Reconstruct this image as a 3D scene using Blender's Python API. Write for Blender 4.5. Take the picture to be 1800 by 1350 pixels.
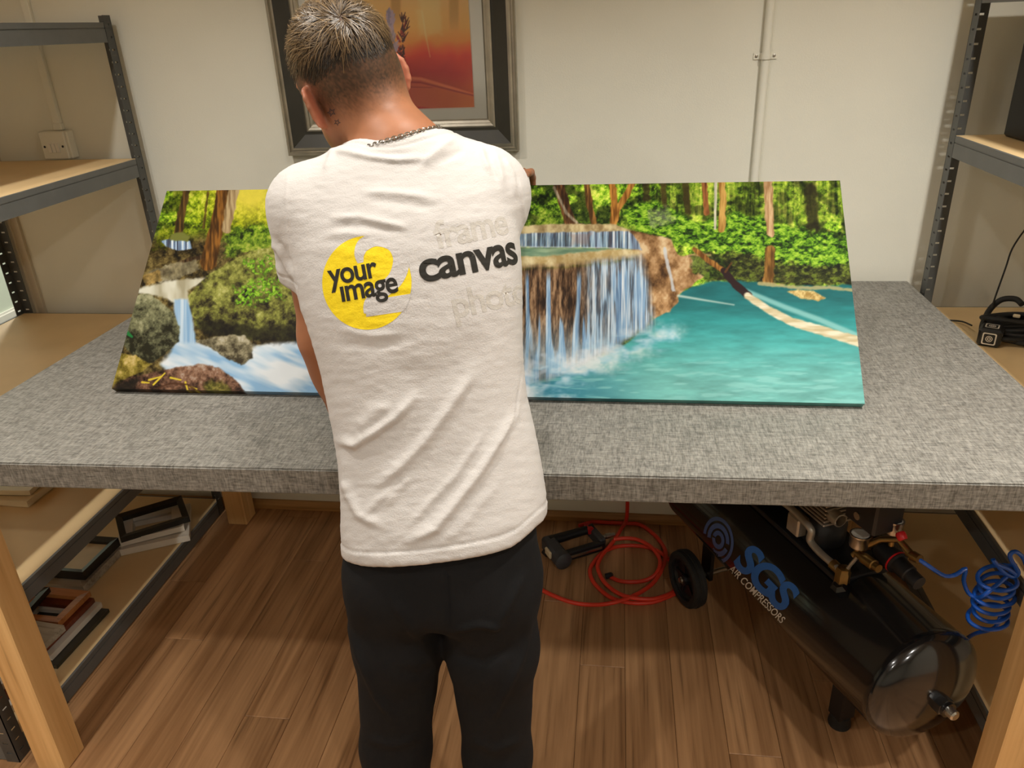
import bpy, bmesh, math, random
import numpy as np
from mathutils import Vector, Matrix
from mathutils.bvhtree import BVHTree

for o in list(bpy.data.objects):
    bpy.data.objects.remove(o, do_unlink=True)
random.seed(7)
rng = np.random.default_rng(7)
scene = bpy.context.scene
COL = scene.collection

# ------------------------------------------------------------------ camera
# X runs along the back wall, Y towards it, Z up; lens calibrated from the vanishing points
CAM = np.array([0.0, 0.0, 1.65])
FPX = 1362.0
CR = np.array([[0.99128, 0.01794, -0.13055],
               [0.12588, -0.42140, 0.89809],
               [-0.03890, -0.90670, -0.41998]])
cam_data = bpy.data.cameras.new('camera')
cam_data.sensor_width = 36.0
cam_data.lens = FPX / 1800.0 * 36.0
cam_data.clip_start = 0.02
cam = bpy.data.objects.new('camera', cam_data)
COL.objects.link(cam)
_r, _d, _f = (Vector(CR[:, i]) for i in range(3))
cam.matrix_world = Matrix(((_r.x, -_d.x, -_f.x, CAM[0]), (_r.y, -_d.y, -_f.y, CAM[1]),
                           (_r.z, -_d.z, -_f.z, CAM[2]), (0, 0, 0, 1)))
scene.camera = cam

# ------------------------------------------------------------------ light
world = bpy.data.worlds.new('world')
scene.world = world
world.use_nodes = True
world.node_tree.nodes['Background'].inputs[0].default_value = (1.0, 0.93, 0.84, 1)
world.node_tree.nodes['Background'].inputs[1].default_value = 0.05
scene.view_settings.view_transform = 'Standard'
scene.view_settings.look = 'None'
scene.view_settings.gamma = 1.0
scene.view_settings.use_curve_mapping = False
scene.view_settings.exposure = 0.0
CEIL = 2.50
DOWNLIGHTS = [(-1.15, 1.2, 10, 125, 'over the left end of the table'), (-0.2, 1.2, 5, 125, 'over the middle of the table'),
              (0.75, 1.2, 16, 125, 'over the right end of the table'), (-1.35, 0.2, 10, 150, 'on the left above the camera'), (0.75, 0.2, 11, 150, 'on the right above the camera'),
              (-1.35, -0.9, 14, 160, 'on the left behind the camera'), (0.75, -0.9, 14, 160, 'on the right behind the camera')]
LAMP_COL = (1.0, 0.957, 0.88)

# ------------------------------------------------------------------ helpers
def lin(c):
    c = np.asarray(c, float)
    return np.where(c <= 0.04045, c / 12.92, ((c + 0.055) / 1.055) ** 2.4)

def rgb(r, g, b):
    return tuple(lin(np.array([r, g, b]) / 255.0)) + (1.0,)

def new_mat(name):
    m = bpy.data.materials.new(name)
    m.use_nodes = True
    nt = m.node_tree
    return m, nt, nt.nodes['Principled BSDF']

def mat(name, c, rough=0.5, metal=0.0, var=0.12, scale=8.0, bump=0.0, bscale=60.0, stretch=None,
        spec=None, coat=0.0, detail=4.0):
    """procedural material: a base colour with soft mottling and fine relief"""
    m, nt, b = new_mat(name)
    tc = nt.nodes.new('ShaderNodeTexCoord')
    mp = nt.nodes.new('ShaderNodeMapping')
    nt.links.new(tc.outputs['Object'], mp.inputs[0])
    if stretch:
        mp.inputs['Scale'].default_value = stretch
    n = nt.nodes.new('ShaderNodeTexNoise')
    n.inputs['Scale'].default_value = scale
    n.inputs['Detail'].default_value = detail
    nt.links.new(mp.outputs[0], n.inputs['Vector'])
    r = nt.nodes.new('ShaderNodeValToRGB')
    lo = [max(0, x * (1 - var)) for x in c[:3]] + [1]
    hi = [min(1, x * (1 + var)) for x in c[:3]] + [1]
    r.color_ramp.elements[0].position, r.color_ramp.elements[1].position = 0.3, 0.7
    r.color_ramp.elements[0].color, r.color_ramp.elements[1].color = lo, hi
    nt.links.new(n.outputs[0], r.inputs[0])
    nt.links.new(r.outputs[0], b.inputs['Base Color'])
    b.inputs['Roughness'].default_value = rough
    b.inputs['Metallic'].default_value = metal
    if spec is not None:
        b.inputs['Specular IOR Level'].default_value = spec
    if coat:
        b.inputs['Coat Weight'].default_value = coat
        b.inputs['Coat Roughness'].default_value = 0.08
    if bump:
        n2 = nt.nodes.new('ShaderNodeTexNoise')
        n2.inputs['Scale'].default_value = bscale
        n2.inputs['Detail'].default_value = 3
        nt.links.new(mp.outputs[0], n2.inputs['Vector'])
        bp = nt.nodes.new('ShaderNodeBump')
        bp.inputs['Strength'].default_value = bump
        bp.inputs['Distance'].default_value = 0.004
        nt.links.new(n2.outputs[0], bp.inputs['Height'])
        nt.links.new(bp.outputs[0], b.inputs['Normal'])
    return m

def wood_mat(name, dark, light, rough=0.5, axis=1, scale=1.0, rnd=0.0, bump=0.15, ring=None, vein=0.5):
    """grain stretched along one axis, offset per object so no two planks repeat"""
    m, nt, b = new_mat(name)
    N, Lk = nt.nodes.new, nt.links.new
    tc, oi = N('ShaderNodeTexCoord'), N('ShaderNodeObjectInfo')
    add = N('ShaderNodeVectorMath'); add.operation = 'ADD'
    sc = N('ShaderNodeVectorMath'); sc.operation = 'SCALE'
    cmb = N('ShaderNodeCombineXYZ')
    for i in range(3):
        Lk(oi.outputs['Random'], cmb.inputs[i])
    Lk(cmb.outputs[0], sc.inputs[0]); sc.inputs['Scale'].default_value = 37.0
    Lk(tc.outputs['Object'], add.inputs[0]); Lk(sc.outputs[0], add.inputs[1])
    mp = N('ShaderNodeMapping')
    s = [14.0 * scale] * 3; s[axis] = 1.1 * scale
    mp.inputs['Scale'].default_value = s
    Lk(add.outputs[0], mp.inputs[0])
    n1 = N('ShaderNodeTexNoise'); n1.inputs['Scale'].default_value = 1.0
    n1.inputs['Detail'].default_value = 7; n1.inputs['Distortion'].default_value = 0.9
    Lk(mp.outputs[0], n1.inputs['Vector'])
    mp2 = N('ShaderNodeMapping')
    s2 = [90.0 * scale] * 3; s2[axis] = 3.0 * scale
    mp2.inputs['Scale'].default_value = s2
    Lk(add.outputs[0], mp2.inputs[0])
    n2 = N('ShaderNodeTexNoise'); n2.inputs['Scale'].default_value = 1.0; n2.inputs['Detail'].default_value = 5
    Lk(mp2.outputs[0], n2.inputs['Vector'])
    mx = N('ShaderNodeMix'); mx.data_type = 'FLOAT'; mx.inputs[0].default_value = 0.35
    Lk(n1.outputs[0], mx.inputs[2]); Lk(n2.outputs[0], mx.inputs[3])
    r = N('ShaderNodeValToRGB')
    r.color_ramp.elements[0].position, r.color_ramp.elements[1].position = 0.34, 0.66
    r.color_ramp.elements[0].color, r.color_ramp.elements[1].color = dark, light
    Lk(mx.outputs[0], r.inputs[0])
    # thin dark veins
    r2 = N('ShaderNodeValToRGB')
    r2.color_ramp.elements[0].position, r2.color_ramp.elements[1].position = 0.30, 0.40
    v = 1 - vein
    r2.color_ramp.elements[0].color, r2.color_ramp.elements[1].color = (v, v, v, 1), (1, 1, 1, 1)
    Lk(n2.outputs[0], r2.inputs[0])
    mul = N('ShaderNodeMix'); mul.data_type = 'RGBA'; mul.blend_type = 'MULTIPLY'; mul.inputs[0].default_value = 1
    Lk(r.outputs[0], mul.inputs[6]); Lk(r2.outputs[0], mul.inputs[7])
    hsv = N('ShaderNodeHueSaturation')
    mr = N('ShaderNodeMapRange'); mr.inputs[3].default_value = 1 - rnd; mr.inputs[4].default_value = 1 + rnd
    Lk(oi.outputs['Random'], mr.inputs[0]); Lk(mr.outputs[0], hsv.inputs['Value'])
    Lk(mul.outputs[2], hsv.inputs['Color'])
    Lk(hsv.outputs[0], b.inputs['Base Color'])
    b.inputs['Roughness'].default_value = rough
    bp = N('ShaderNodeBump'); bp.inputs['Strength'].default_value = bump; bp.inputs['Distance'].default_value = 0.002
    Lk(n2.outputs[0], bp.inputs['Height']); Lk(bp.outputs[0], b.inputs['Normal'])
    return m

def attr_mat(name, rough=0.5, attr='Col', spec=0.5, coat=0.0, bump=0.0, bscale=300, sss=0.0, mul=None):
    m, nt, b = new_mat(name)
    a = nt.nodes.new('ShaderNodeAttribute'); a.attribute_name = attr
    nt.links.new(a.outputs['Color'], b.inputs['Base Color'])
    b.inputs['Roughness'].default_value = rough
    b.inputs['Specular IOR Level'].default_value = spec
    if coat:
        b.inputs['Coat Weight'].default_value = coat
        b.inputs['Coat Roughness'].default_value = 0.25
    if sss:
        b.inputs['Subsurface Weight'].default_value = sss
        b.inputs['Subsurface Radius'].default_value = (0.012, 0.004, 0.002)
        b.inputs['Subsurface Scale'].default_value = 0.5
    if bump:
        tc = nt.nodes.new('ShaderNodeTexCoord')
        n2 = nt.nodes.new('ShaderNodeTexNoise'); n2.inputs['Scale'].default_value = bscale
        nt.links.new(tc.outputs['Object'], n2.inputs['Vector'])
        bp = nt.nodes.new('ShaderNodeBump'); bp.inputs['Strength'].default_value = bump
        bp.inputs['Distance'].default_value = 0.002
        nt.links.new(n2.outputs[0], bp.inputs['Height']); nt.links.new(bp.outputs[0], b.inputs['Normal'])
    return m

def link(name, me, m=None, parent=None, loc=None, rot=None, smooth=False):
    o = bpy.data.objects.new(name, me)
    COL.objects.link(o)
    if m is not None and len(me.materials) == 0:
        me.materials.append(m)
    if parent is not None:
        o.parent = parent
    if loc is not None:
        o.location = loc
    if rot is not None:
        o.rotation_euler = rot
    if smooth:
        me.polygons.foreach_set('use_smooth', [True] * len(me.polygons))
    return o

def tag(o, label=None, cat=None, group=None, kind=None):
    if label: o['label'] = label
    if cat: o['category'] = cat
    if group: o['group'] = group
    if kind: o['kind'] = kind
    return o

def thing(name, label, cat, loc=(0, 0, 0), rotz=0.0, group=None, rot=None):
    o = bpy.data.objects.new(name, None)
    COL.objects.link(o)
    o.empty_display_size = 0.05
    o.location = loc
    o.rotation_euler = rot if rot else (0, 0, rotz)
    return tag(o, label, cat, group)

class MB:
    """collects shapes, builds them as ONE mesh"""
    def __init__(s):
        s.v, s.f, s.mi, s.cur = [], [], [], 0
    def add(s, vs, fs):
        n = len(s.v)
        s.v += [tuple(map(float, v)) for v in vs]
        for f in fs:
            s.f.append([i + n for i in f]); s.mi.append(s.cur)
        return s
    def box(s, lo, hi, rot=None, bev=0.0):
        (x0, y0, z0), (x1, y1, z1) = lo, hi
        if bev > 0:
            return s.bbox(lo, hi, bev, rot)
        vs = [(x0, y0, z0), (x1, y0, z0), (x1, y1, z0), (x0, y1, z0), (x0, y0, z1), (x1, y0, z1), (x1, y1, z1), (x0, y1, z1)]
        if rot is not None:
            vs = [rot @ Vector(v) for v in vs]
        return s.add(vs, [(0, 3, 2, 1), (4, 5, 6, 7), (0, 1, 5, 4), (1, 2, 6, 5), (2, 3, 7, 6), (3, 0, 4, 7)])
    def bbox(s, lo, hi, b, rot=None):
        """box with chamfered edges"""
        c = [(l + h) / 2 for l, h in zip(lo, hi)]; e = [(h - l) / 2 for l, h in zip(lo, hi)]
        b = min(b, min(e) * 0.95)
        vs, idx = [], {}
        for sx in (-1, 1):
            for sy in (-1, 1):
                for sz in (-1, 1):
                    for ax in range(3):
                        p = [c[i] + (sx, sy, sz)[i] * (e[i] - (0 if i == ax else b)) for i in range(3)]
                        idx[(sx, sy, sz, ax)] = len(vs); vs.append(p)
        fs = []
        for ax in range(3):
            u, w = (ax + 1) % 3, (ax + 2) % 3
            for sg in (-1, 1):
                q = []
                for (a, d) in ((-1, -1), (1, -1), (1, 1), (-1, 1)):
                    k = [0, 0, 0]; k[ax] = sg; k[u] = a; k[w] = d
                    q.append(idx[(*k, ax)])
                fs.append(q if sg > 0 else q[::-1])
        for ax in range(3):
            u, w = (ax + 1) % 3, (ax + 2) % 3
            for a in (-1, 1):
                for d in (-1, 1):
                    k0 = [0] * 3; k1 = [0] * 3
                    k0[ax], k1[ax] = -1, 1
                    k0[u] = k1[u] = a; k0[w] = k1[w] = d
                    q = [idx[(*k0, u)], idx[(*k1, u)], idx[(*k1, w)], idx[(*k0, w)]]
                    fs.append(q if a * d < 0 else q[::-1])
        for sx in (-1, 1):
            for sy in (-1, 1):
                for sz in (-1, 1):
                    q = [idx[(sx, sy, sz, 0)], idx[(sx, sy, sz, 1)], idx[(sx, sy, sz, 2)]]
                    fs.append(q if sx * sy * sz > 0 else q[::-1])
        if rot is not None:
            vs = [rot @ Vector(v) for v in vs]
        return s.add(vs, fs)
    def tube(s, pts, r, n=10, closed=False, caps=True):
        P = [Vector(p) for p in pts]
        R = r if hasattr(r, '__len__') else [r] * len(P)
        m = len(P)
        T = []
        for i in range(m):
            a = P[(i - 1) % m] if (closed or i > 0) else P[i]
            b = P[(i + 1) % m] if (closed or i < m - 1) else P[i]
            t = (b - a)
            T.append(t.normalized() if t.length > 1e-9 else Vector((0, 0, 1)))
        up = Vector((0, 0, 1)) if abs(T[0].z) < 0.9 else Vector((1, 0, 0))
        nrm = T[0].cross(up).normalized()
        vs, fs = [], []
        for i in range(m):
            nrm = (nrm - T[i] * nrm.dot(T[i]))
            nrm = nrm.normalized() if nrm.length > 1e-6 else T[i].orthogonal().normalized()
            bi = T[i].cross(nrm)
            for k in range(n):
                a = 2 * math.pi * k / n
                vs.append(P[i] + (nrm * math.cos(a) + bi * math.sin(a)) * R[i])
        for i in range(m if closed else m - 1):
            j = (i + 1) % m
            for k in range(n):
                k2 = (k + 1) % n
                fs.append((i * n + k, i * n + k2, j * n + k2, j * n + k))
        if caps and not closed:
            fs.append(tuple(range(n))[::-1])
            fs.append(tuple((m - 1) * n + k for k in range(n)))
        return s.add(vs, fs)
    def cyl(s, a, b, r, n=20, r2=None):
        return s.tube([a, b], [r, r if r2 is None else r2], n)
    def lathe(s, prof, n=32, mtx=None):
        """prof: list of (radius, height) around local Z"""
        vs, fs = [], []
        for (r, z) in prof:
            for k in range(n):
                a = 2 * math.pi * k / n
                v = Vector((r * math.cos(a), r * math.sin(a), z))
                vs.append(mtx @ v if mtx is not None else v)
        m = len(prof)
        for i in range(m - 1):
            for k in range(n):
                k2 = (k + 1) % n
                fs.append((i * n + k, i * n + k2, (i + 1) * n + k2, (i + 1) * n + k))
        fs.append(tuple(range(n))[::-1]); fs.append(tuple((m - 1) * n + k for k in range(n)))
        return s.add(vs, fs)
    def prism(s, poly, d0, d1, mtx=None):
        """poly (x,y) extruded along local z"""
        n = len(poly)
        vs = [Vector((p[0], p[1], d0)) for p in poly] + [Vector((p[0], p[1], d1)) for p in poly]
        if mtx is not None: vs = [mtx @ v for v in vs]
        fs = [tuple(range(n))[::-1], tuple(range(n, 2 * n))]
        fs += [(i, (i + 1) % n, n + (i + 1) % n, n + i) for i in range(n)]
        return s.add(vs, fs)
    def mesh(s, name, mats=()):
        me = bpy.data.meshes.new(name)
        me.from_pydata(s.v, [], s.f)
        for m in (mats if isinstance(mats, (list, tuple)) else [mats]):
            if m: me.materials.append(m)
        if any(s.mi):
            me.polygons.foreach_set('material_index', s.mi)
        me.update()
        return me
    def build(s, name, m=None, parent=None, loc=None, rot=None, smooth=False, auto=None):
        me = s.mesh(name, m)
        if smooth:
            bm = bmesh.new(); bm.from_mesh(me)
            bmesh.ops.recalc_face_normals(bm, faces=bm.faces)
            for f in bm.faces: f.smooth = True
            lim = math.radians(auto or 40)
            for e in bm.edges:
                if len(e.link_faces) == 2 and e.calc_face_angle(0) > lim: e.smooth = False
            bm.to_mesh(me); bm.free()
        return link(name, me, None, parent, loc, rot)

def catmull(pts, n=8, closed=False):
    P = [Vector(p) for p in pts]; out = []
    m = len(P)
    for i in range(m if closed else m - 1):
        p0 = P[(i - 1) % m] if (closed or i > 0) else P[i]
        p1, p2 = P[i], P[(i + 1) % m]
        p3 = P[(i + 2) % m] if (closed or i < m - 2) else p2
        for k in range(n):
            t = k / n
            out.append(0.5 * ((2 * p1) + (p2 - p0) * t + (2 * p0 - 5 * p1 + 4 * p2 - p3) * t * t + (3 * p1 - p0 - 3 * p2 + p3) * t ** 3))
    if not closed: out.append(P[-1])
    return out

def set_cols(me, cols):
    a = me.color_attributes.new('Col', 'FLOAT_COLOR', 'POINT')
    buf = np.ones((len(me.vertices), 4), np.float32)
    buf[:, :3] = cols
    a.data.foreach_set('color', buf.ravel())

def np_mesh(name, V, F):
    """fast mesh from numpy quads"""
    me = bpy.data.meshes.new(name)
    V = np.asarray(V, np.float32); F = np.asarray(F, np.int32)
    me.vertices.add(len(V)); me.vertices.foreach_set('co', V.ravel())
    k = F.shape[1]
    me.loops.add(F.size); me.loops.foreach_set('vertex_index', F.ravel())
    me.polygons.add(len(F))
    me.polygons.foreach_set('loop_start', np.arange(0, F.size, k, dtype=np.int32))
    me.polygons.foreach_set('use_smooth', np.ones(len(F), bool))
    me.update(calc_edges=True); me.validate()
    return me

# photograph pixel -> viewing ray, used only to digitise prints onto their own surfaces
def pray(px, py):
    return CR @ np.array([px - 900.0, py - 675.0, FPX])
# ------------------------------------------------------------------ shared materials
M = {}
M['wall'] = mat('wall_paint', rgb(233, 231, 217), 0.75, var=0.03, scale=3, bump=0.08, bscale=220)
M['ceiling'] = mat('ceiling_paint', rgb(236, 230, 220), 0.9, var=0.02, scale=3)
M['white_trim'] = mat('white_gloss_trim', rgb(235, 231, 222), 0.35, var=0.03, scale=5)
M['far_wall'] = mat('pale_green_paint', rgb(214, 222, 205), 0.8, var=0.02, scale=2)
M['floor'] = wood_mat('laminate_plank', rgb(142, 101, 65), rgb(200, 153, 108), 0.42, axis=1, scale=1.0, rnd=0.08, bump=0.08, vein=0.28)
M['skirt'] = wood_mat('skirting_wood', rgb(150, 106, 58), rgb(196, 150, 92), 0.5, axis=0, scale=0.7, bump=0.05, vein=0.2)
M['pine'] = wood_mat('pine_leg', rgb(206, 158, 98), rgb(238, 198, 138), 0.5, axis=2, scale=0.8, bump=0.06, vein=0.22)
M['rack_grey'] = mat('grey_powder_coat', rgb(104, 105, 103), 0.45, var=0.06, scale=20, bump=0.03, bscale=400)
M['rack_post'] = mat('dark_grey_powder_coat', rgb(74, 75, 73), 0.42, var=0.06, scale=20, bump=0.03, bscale=400)
M['hardboard'] = mat('hardboard', rgb(230, 200, 150), 0.6, var=0.06, scale=5, bump=0.04, bscale=300)
M['black_gloss'] = mat('black_enamel', rgb(16, 16, 17), 0.18, var=0.1, scale=10, coat=0.5)
M['black_plastic'] = mat('black_plastic', rgb(24, 24, 26), 0.45, var=0.15, scale=40)
M['rubber'] = mat('black_rubber', rgb(30, 30, 29), 0.7, var=0.15, scale=40, bump=0.05, bscale=200)
M['steel'] = mat('steel', rgb(186, 182, 174), 0.28, metal=1.0, var=0.08, scale=30)
M['alu'] = mat('cast_aluminium', rgb(172, 164, 150), 0.45, metal=0.7, var=0.12, scale=40, bump=0.1, bscale=150)
M['brass'] = mat('brass', rgb(150, 124, 78), 0.38, metal=1.0, var=0.15, scale=40)
M['red_hose'] = mat('red_rubber_hose', rgb(226, 62, 40), 0.38, var=0.05, scale=20)
M['blue_hose'] = mat('blue_polyurethane_hose', rgb(28, 92, 196), 0.2, var=0.06, scale=20, coat=0.4)
M['red_plastic'] = mat('red_plastic', rgb(196, 30, 34), 0.4, var=0.06, scale=20)
M['cream'] = mat('cream_moulding', rgb(226, 208, 172), 0.5, var=0.05, scale=12)
M['white_frame'] = mat('white_moulding', rgb(226, 218, 204), 0.45, var=0.04, scale=12)
M['black_frame'] = mat('black_moulding', rgb(34, 32, 28), 0.4, var=0.1, scale=12)
M['silver'] = mat('silver_leaf', rgb(178, 172, 158), 0.32, metal=0.85, var=0.12, scale=25, bump=0.05, bscale=120)
M['dark_mould'] = mat('dark_brown_black_moulding', rgb(52, 50, 42), 0.38, var=0.15, scale=12)
M['mount_card'] = mat('mount_card', rgb(240, 237, 224), 0.8, var=0.02, scale=5)
M['grey_wash'] = wood_mat('grey_washed_wood', rgb(136, 126, 110), rgb(190, 180, 162), 0.55, axis=0, scale=1.2, bump=0.1, vein=0.3)
M['orange_wood'] = wood_mat('orange_stained_wood', rgb(150, 86, 40), rgb(206, 142, 84), 0.45, axis=0, scale=1.2, bump=0.08, vein=0.3)
M['red_wood'] = wood_mat('mahogany_stained_wood', rgb(86, 36, 20), rgb(134, 62, 34), 0.4, axis=0, scale=1.2, bump=0.08, vein=0.3)

def fabric_mat():
    """grey woven-look covering of the work table"""
    m, nt, b = new_mat('grey_woven_covering')
    N, Lk = nt.nodes.new, nt.links.new
    tc = N('ShaderNodeTexCoord')
    outs = []
    for s in ((75, 480, 480), (480, 75, 75), (30, 220, 220), (220, 30, 30)):
        mp = N('ShaderNodeMapping'); mp.inputs['Scale'].default_value = s
        Lk(tc.outputs['Object'], mp.inputs[0])
        n = N('ShaderNodeTexNoise'); n.inputs['Scale'].default_value = 1.0; n.inputs['Detail'].default_value = 2
        Lk(mp.outputs[0], n.inputs['Vector']); outs.append(n.outputs[0])
    def mixf(a, c, f):
        x = N('ShaderNodeMix'); x.data_type = 'FLOAT'; x.inputs[0].default_value = f
        Lk(a, x.inputs[2]); Lk(c, x.inputs[3]); return x.outputs[0]
    h = mixf(mixf(outs[0], outs[1], 0.5), mixf(outs[2], outs[3], 0.5), 0.4)
    r = N('ShaderNodeValToRGB')
    r.color_ramp.elements[0].position, r.color_ramp.elements[1].position = 0.40, 0.61
    r.color_ramp.elements[0].color, r.color_ramp.elements[1].color = rgb(84, 82, 77), rgb(148, 145, 137)
    Lk(h, r.inputs[0]); Lk(r.outputs[0], b.inputs['Base Color'])
    bp = N('ShaderNodeBump'); bp.inputs['Strength'].default_value = 0.25; bp.inputs['Distance'].default_value = 0.001
    Lk(h, bp.inputs['Height']); Lk(bp.outputs[0], b.inputs['Normal'])
    b.inputs['Roughness'].default_value = 0.55
    return m
M['fabric'] = fabric_mat()
def glass_mat():
    m = bpy.data.materials.new('picture_glass'); m.use_nodes = True
    nt = m.node_tree; nt.nodes.remove(nt.nodes['Principled BSDF'])
    t, g, x = nt.nodes.new('ShaderNodeBsdfTransparent'), nt.nodes.new('ShaderNodeBsdfGlossy'), nt.nodes.new('ShaderNodeMixShader')
    fr = nt.nodes.new('ShaderNodeFresnel'); fr.inputs[0].default_value = 1.5
    g.inputs['Roughness'].default_value = 0.02
    nt.links.new(fr.outputs[0], x.inputs[0]); nt.links.new(t.outputs[0], x.inputs[1]); nt.links.new(g.outputs[0], x.inputs[2])
    nt.links.new(x.outputs[0], nt.nodes['Material Output'].inputs[0])
    return m
M['glass'] = glass_mat()
# ------------------------------------------------------------------ room
WY = 2.373
DOOR_X0, DOOR_X1 = -2.86, -2.075
def struct(name, mb, m, parent=None):
    o = mb.build(name, m, parent)
    if parent is None: o['kind'] = 'structure'
    return o
fl = struct('floor', MB().box((-4.1, -2.6, -0.06), (2.0, 6.0, -0.008)), mat('subfloor', rgb(60, 42, 30), 0.8))
PW = 0.1263
plank_mesh = {}
def plank(x, y0, y1):
    L = round(y1 - y0, 3)
    if L not in plank_mesh:
        plank_mesh[L] = MB().bbox((0.0004, 0.0006, -0.010), (PW - 0.0004, L - 0.0006, 0.0), 0.0011).mesh('plank', M['floor'])
    link('plank', plank_mesh[L], None, fl, (x, y0, 0))
for i in range(38):
    x = -2.86 + i * PW
    off = [0.0, 0.52, 0.26, 0.91, 0.66][i % 5]
    ys = [-1.0] + [y for y in (-1.2 + off + 1.3 * k for k in range(4)) if -0.95 < y < WY - 0.05] + [WY - 0.001]
    for a, b in zip(ys[:-1], ys[1:]):
        plank(x, a, b)
struct('ceiling', MB().box((-4.1, -2.6, CEIL), (2.0, 6.0, CEIL + 0.08)), M['ceiling'])
struct('wall_back', MB().box((DOOR_X1, WY, 0), (1.9, WY + 0.10, CEIL)).box((-4.0, WY, 2.06), (DOOR_X1, WY + 0.10, CEIL))
       .box((-4.0, WY, 0), (DOOR_X0, WY + 0.10, 2.06)), M['wall'])
struct('wall_right', MB().box((1.9, -2.6, 0), (2.0, WY + 0.1, CEIL)), M['wall'])
struct('wall_left', MB().box((-2.99, -2.6, 0), (-2.90, WY, CEIL)), M['wall'])
struct('wall_front', MB().box((-2.9, -2.6, 0), (1.9, -2.5, CEIL)), M['wall'])
struct('wall_hallway', MB().box((-4.0, WY + 0.1, 0), (-3.9, 6.0, CEIL)).box((-3.9, 5.9, 0), (-1.2, 6.0, CEIL))
       .box((-1.3, WY + 0.1, 0), (-1.2, 5.9, CEIL)), M['far_wall'])
struct('baseboard_hallway', MB().box((-3.9, WY + 0.1, 0), (-3.882, 5.9, 0.09)).box((-3.9, WY + 0.1, 0.09), (-3.89, 5.9, 0.105)), M['white_trim'])
struct('baseboard_back', MB().add([(-1.99, WY, 0), (1.9, WY, 0), (1.9, WY - 0.017, 0), (-1.99, WY - 0.017, 0),
       (-1.99, WY, 0.034), (1.9, WY, 0.034), (1.9, WY - 0.008, 0.034), (-1.99, WY - 0.008, 0.034),
       (1.9, WY - 0.017, 0.018), (-1.99, WY - 0.017, 0.018)],
       [(2, 3, 9, 8), (8, 9, 7, 6), (4, 5, 6, 7), (0, 4, 7, 9, 3), (1, 2, 8, 6, 5)]), M['skirt'])
# stepped architrave of the doorway in the far left corner
struct('trim_1', MB().box((-2.075, WY - 0.012, 0), (-2.058, WY + 0.1, 2.06)), M['white_trim'])
struct('trim_2', MB().box((-2.058, WY - 0.014, 0), (-2.036, WY, 2.08)).box((-2.036, WY - 0.022, 0), (-2.024, WY, 2.08))
       .box((-2.024, WY - 0.012, 0), (-2.0, WY, 2.08)), mat('stone_paint', rgb(206, 194, 172), 0.5, var=0.04))
# downlights
def downlight(x, y, watts, spread, where):
    t = thing('downlight', 'round recessed ceiling downlight ' + where, 'lamp', (x, y, CEIL), group='ceiling downlights')
    MB().lathe([(0.052, 0.0), (0.056, -0.004), (0.046, -0.008), (0.042, -0.004), (0.042, 0.0)], 32).build('bezel', M['white_trim'], t, smooth=True)
    me, nt, b = new_mat('lamp_glow')
    b.inputs['Emission Color'].default_value = (*LAMP_COL, 1); b.inputs['Emission Strength'].default_value = 8
    MB().lathe([(0.0415, -0.001), (0.0415, -0.003)], 32).build('diffuser', me, t)
    l = bpy.data.lights.new('downlight_beam', 'AREA'); l.shape = 'DISK'; l.size = 0.085
    l.energy = watts; l.color = LAMP_COL; l.spread = math.radians(spread)
    o = bpy.data.objects.new('beam', l); COL.objects.link(o); o.parent = t; o.location = (0, 0, -0.010)
for x, y, watts, spread, where in DOWNLIGHTS:
    downlight(x, y, watts, spread, where)
hl = thing('hallway_lamp', 'flush white ceiling lamp beyond the doorway', 'lamp', (-2.9, 4.0, CEIL))
MB().lathe([(0.16, 0.0), (0.16, -0.03), (0.12, -0.05), (0.0, -0.055)], 32).build('shade', M['white_trim'], hl, smooth=True)
_l = bpy.data.lights.new('hallway_glow', 'AREA'); _l.shape = 'DISK'; _l.size = 0.3; _l.energy = 60; _l.color = (1.0, 0.98, 0.93)
_o = bpy.data.objects.new('glow', _l); COL.objects.link(_o); _o.parent = hl; _o.location = (0, 0, -0.06)

# ------------------------------------------------------------------ wall services
t = thing('electrical_conduit', 'cream painted conduit pipe running down the wall right of the picture', 'pipe', (0.394, WY, 0.03))
MB().tube([(0, -0.0115, 0.0), (0, -0.0115, 2.46)], 0.0115, 20).build('pipe', M['wall'], t, smooth=True)
for zc in (1.517, 0.6, 2.3):
    sd = MB()
    prof = [(-0.031, -0.002), (-0.014, -0.002)] + [(-0.0135 * math.cos(a), -0.0115 - 0.0135 * math.sin(a)) for a in np.linspace(0, math.pi, 13)] + [(0.014, -0.002), (0.031, -0.002)]
    vs = []
    for z in (zc - 0.0085, zc + 0.0085):
        for (x, y) in prof: vs.append((x, y, z))
        for (x, y) in reversed(prof): vs.append((x * 1.0, y - 0.0015, z))
    n = len(prof) * 2
    sd.add(vs, [(i, (i + 1) % n, n + (i + 1) % n, n + i) for i in range(n)])
    clip = sd.build('saddle_clip', M['wall'], t, smooth=True)
    for sx in (-0.0235, 0.0235):
        MB().lathe([(0.0042, 0), (0.0042, 0.0016), (0.002, 0.0022)], 12, Matrix.Translation((sx, -0.0035, zc)) @ Matrix.Rotation(math.pi / 2, 4, 'X')).build('screw', M['steel'], clip, smooth=True)
t = thing('trunking_strip', 'slim cream cable trunking running down the wall to the light switch', 'trunking', (-1.757, WY, 1.404))
MB().box((-0.012, -0.014, 0.018), (0.012, 0.0, 1.08), bev=0.002).build('cover', M['wall'], t)
MB().box((-0.0145, -0.0165, 0.0), (0.0145, 0.0, 0.022), bev=0.002).build('end_collar', M['wall'], t)
t = thing('light_switch', 'cream triple rocker light switch in a surface box', 'switch', (-1.767, WY, 1.362))
MB().box((-0.050, -0.034, -0.043), (0.050, 0, 0.041), bev=0.003).build('back_box', M['wall'], t)
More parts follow.
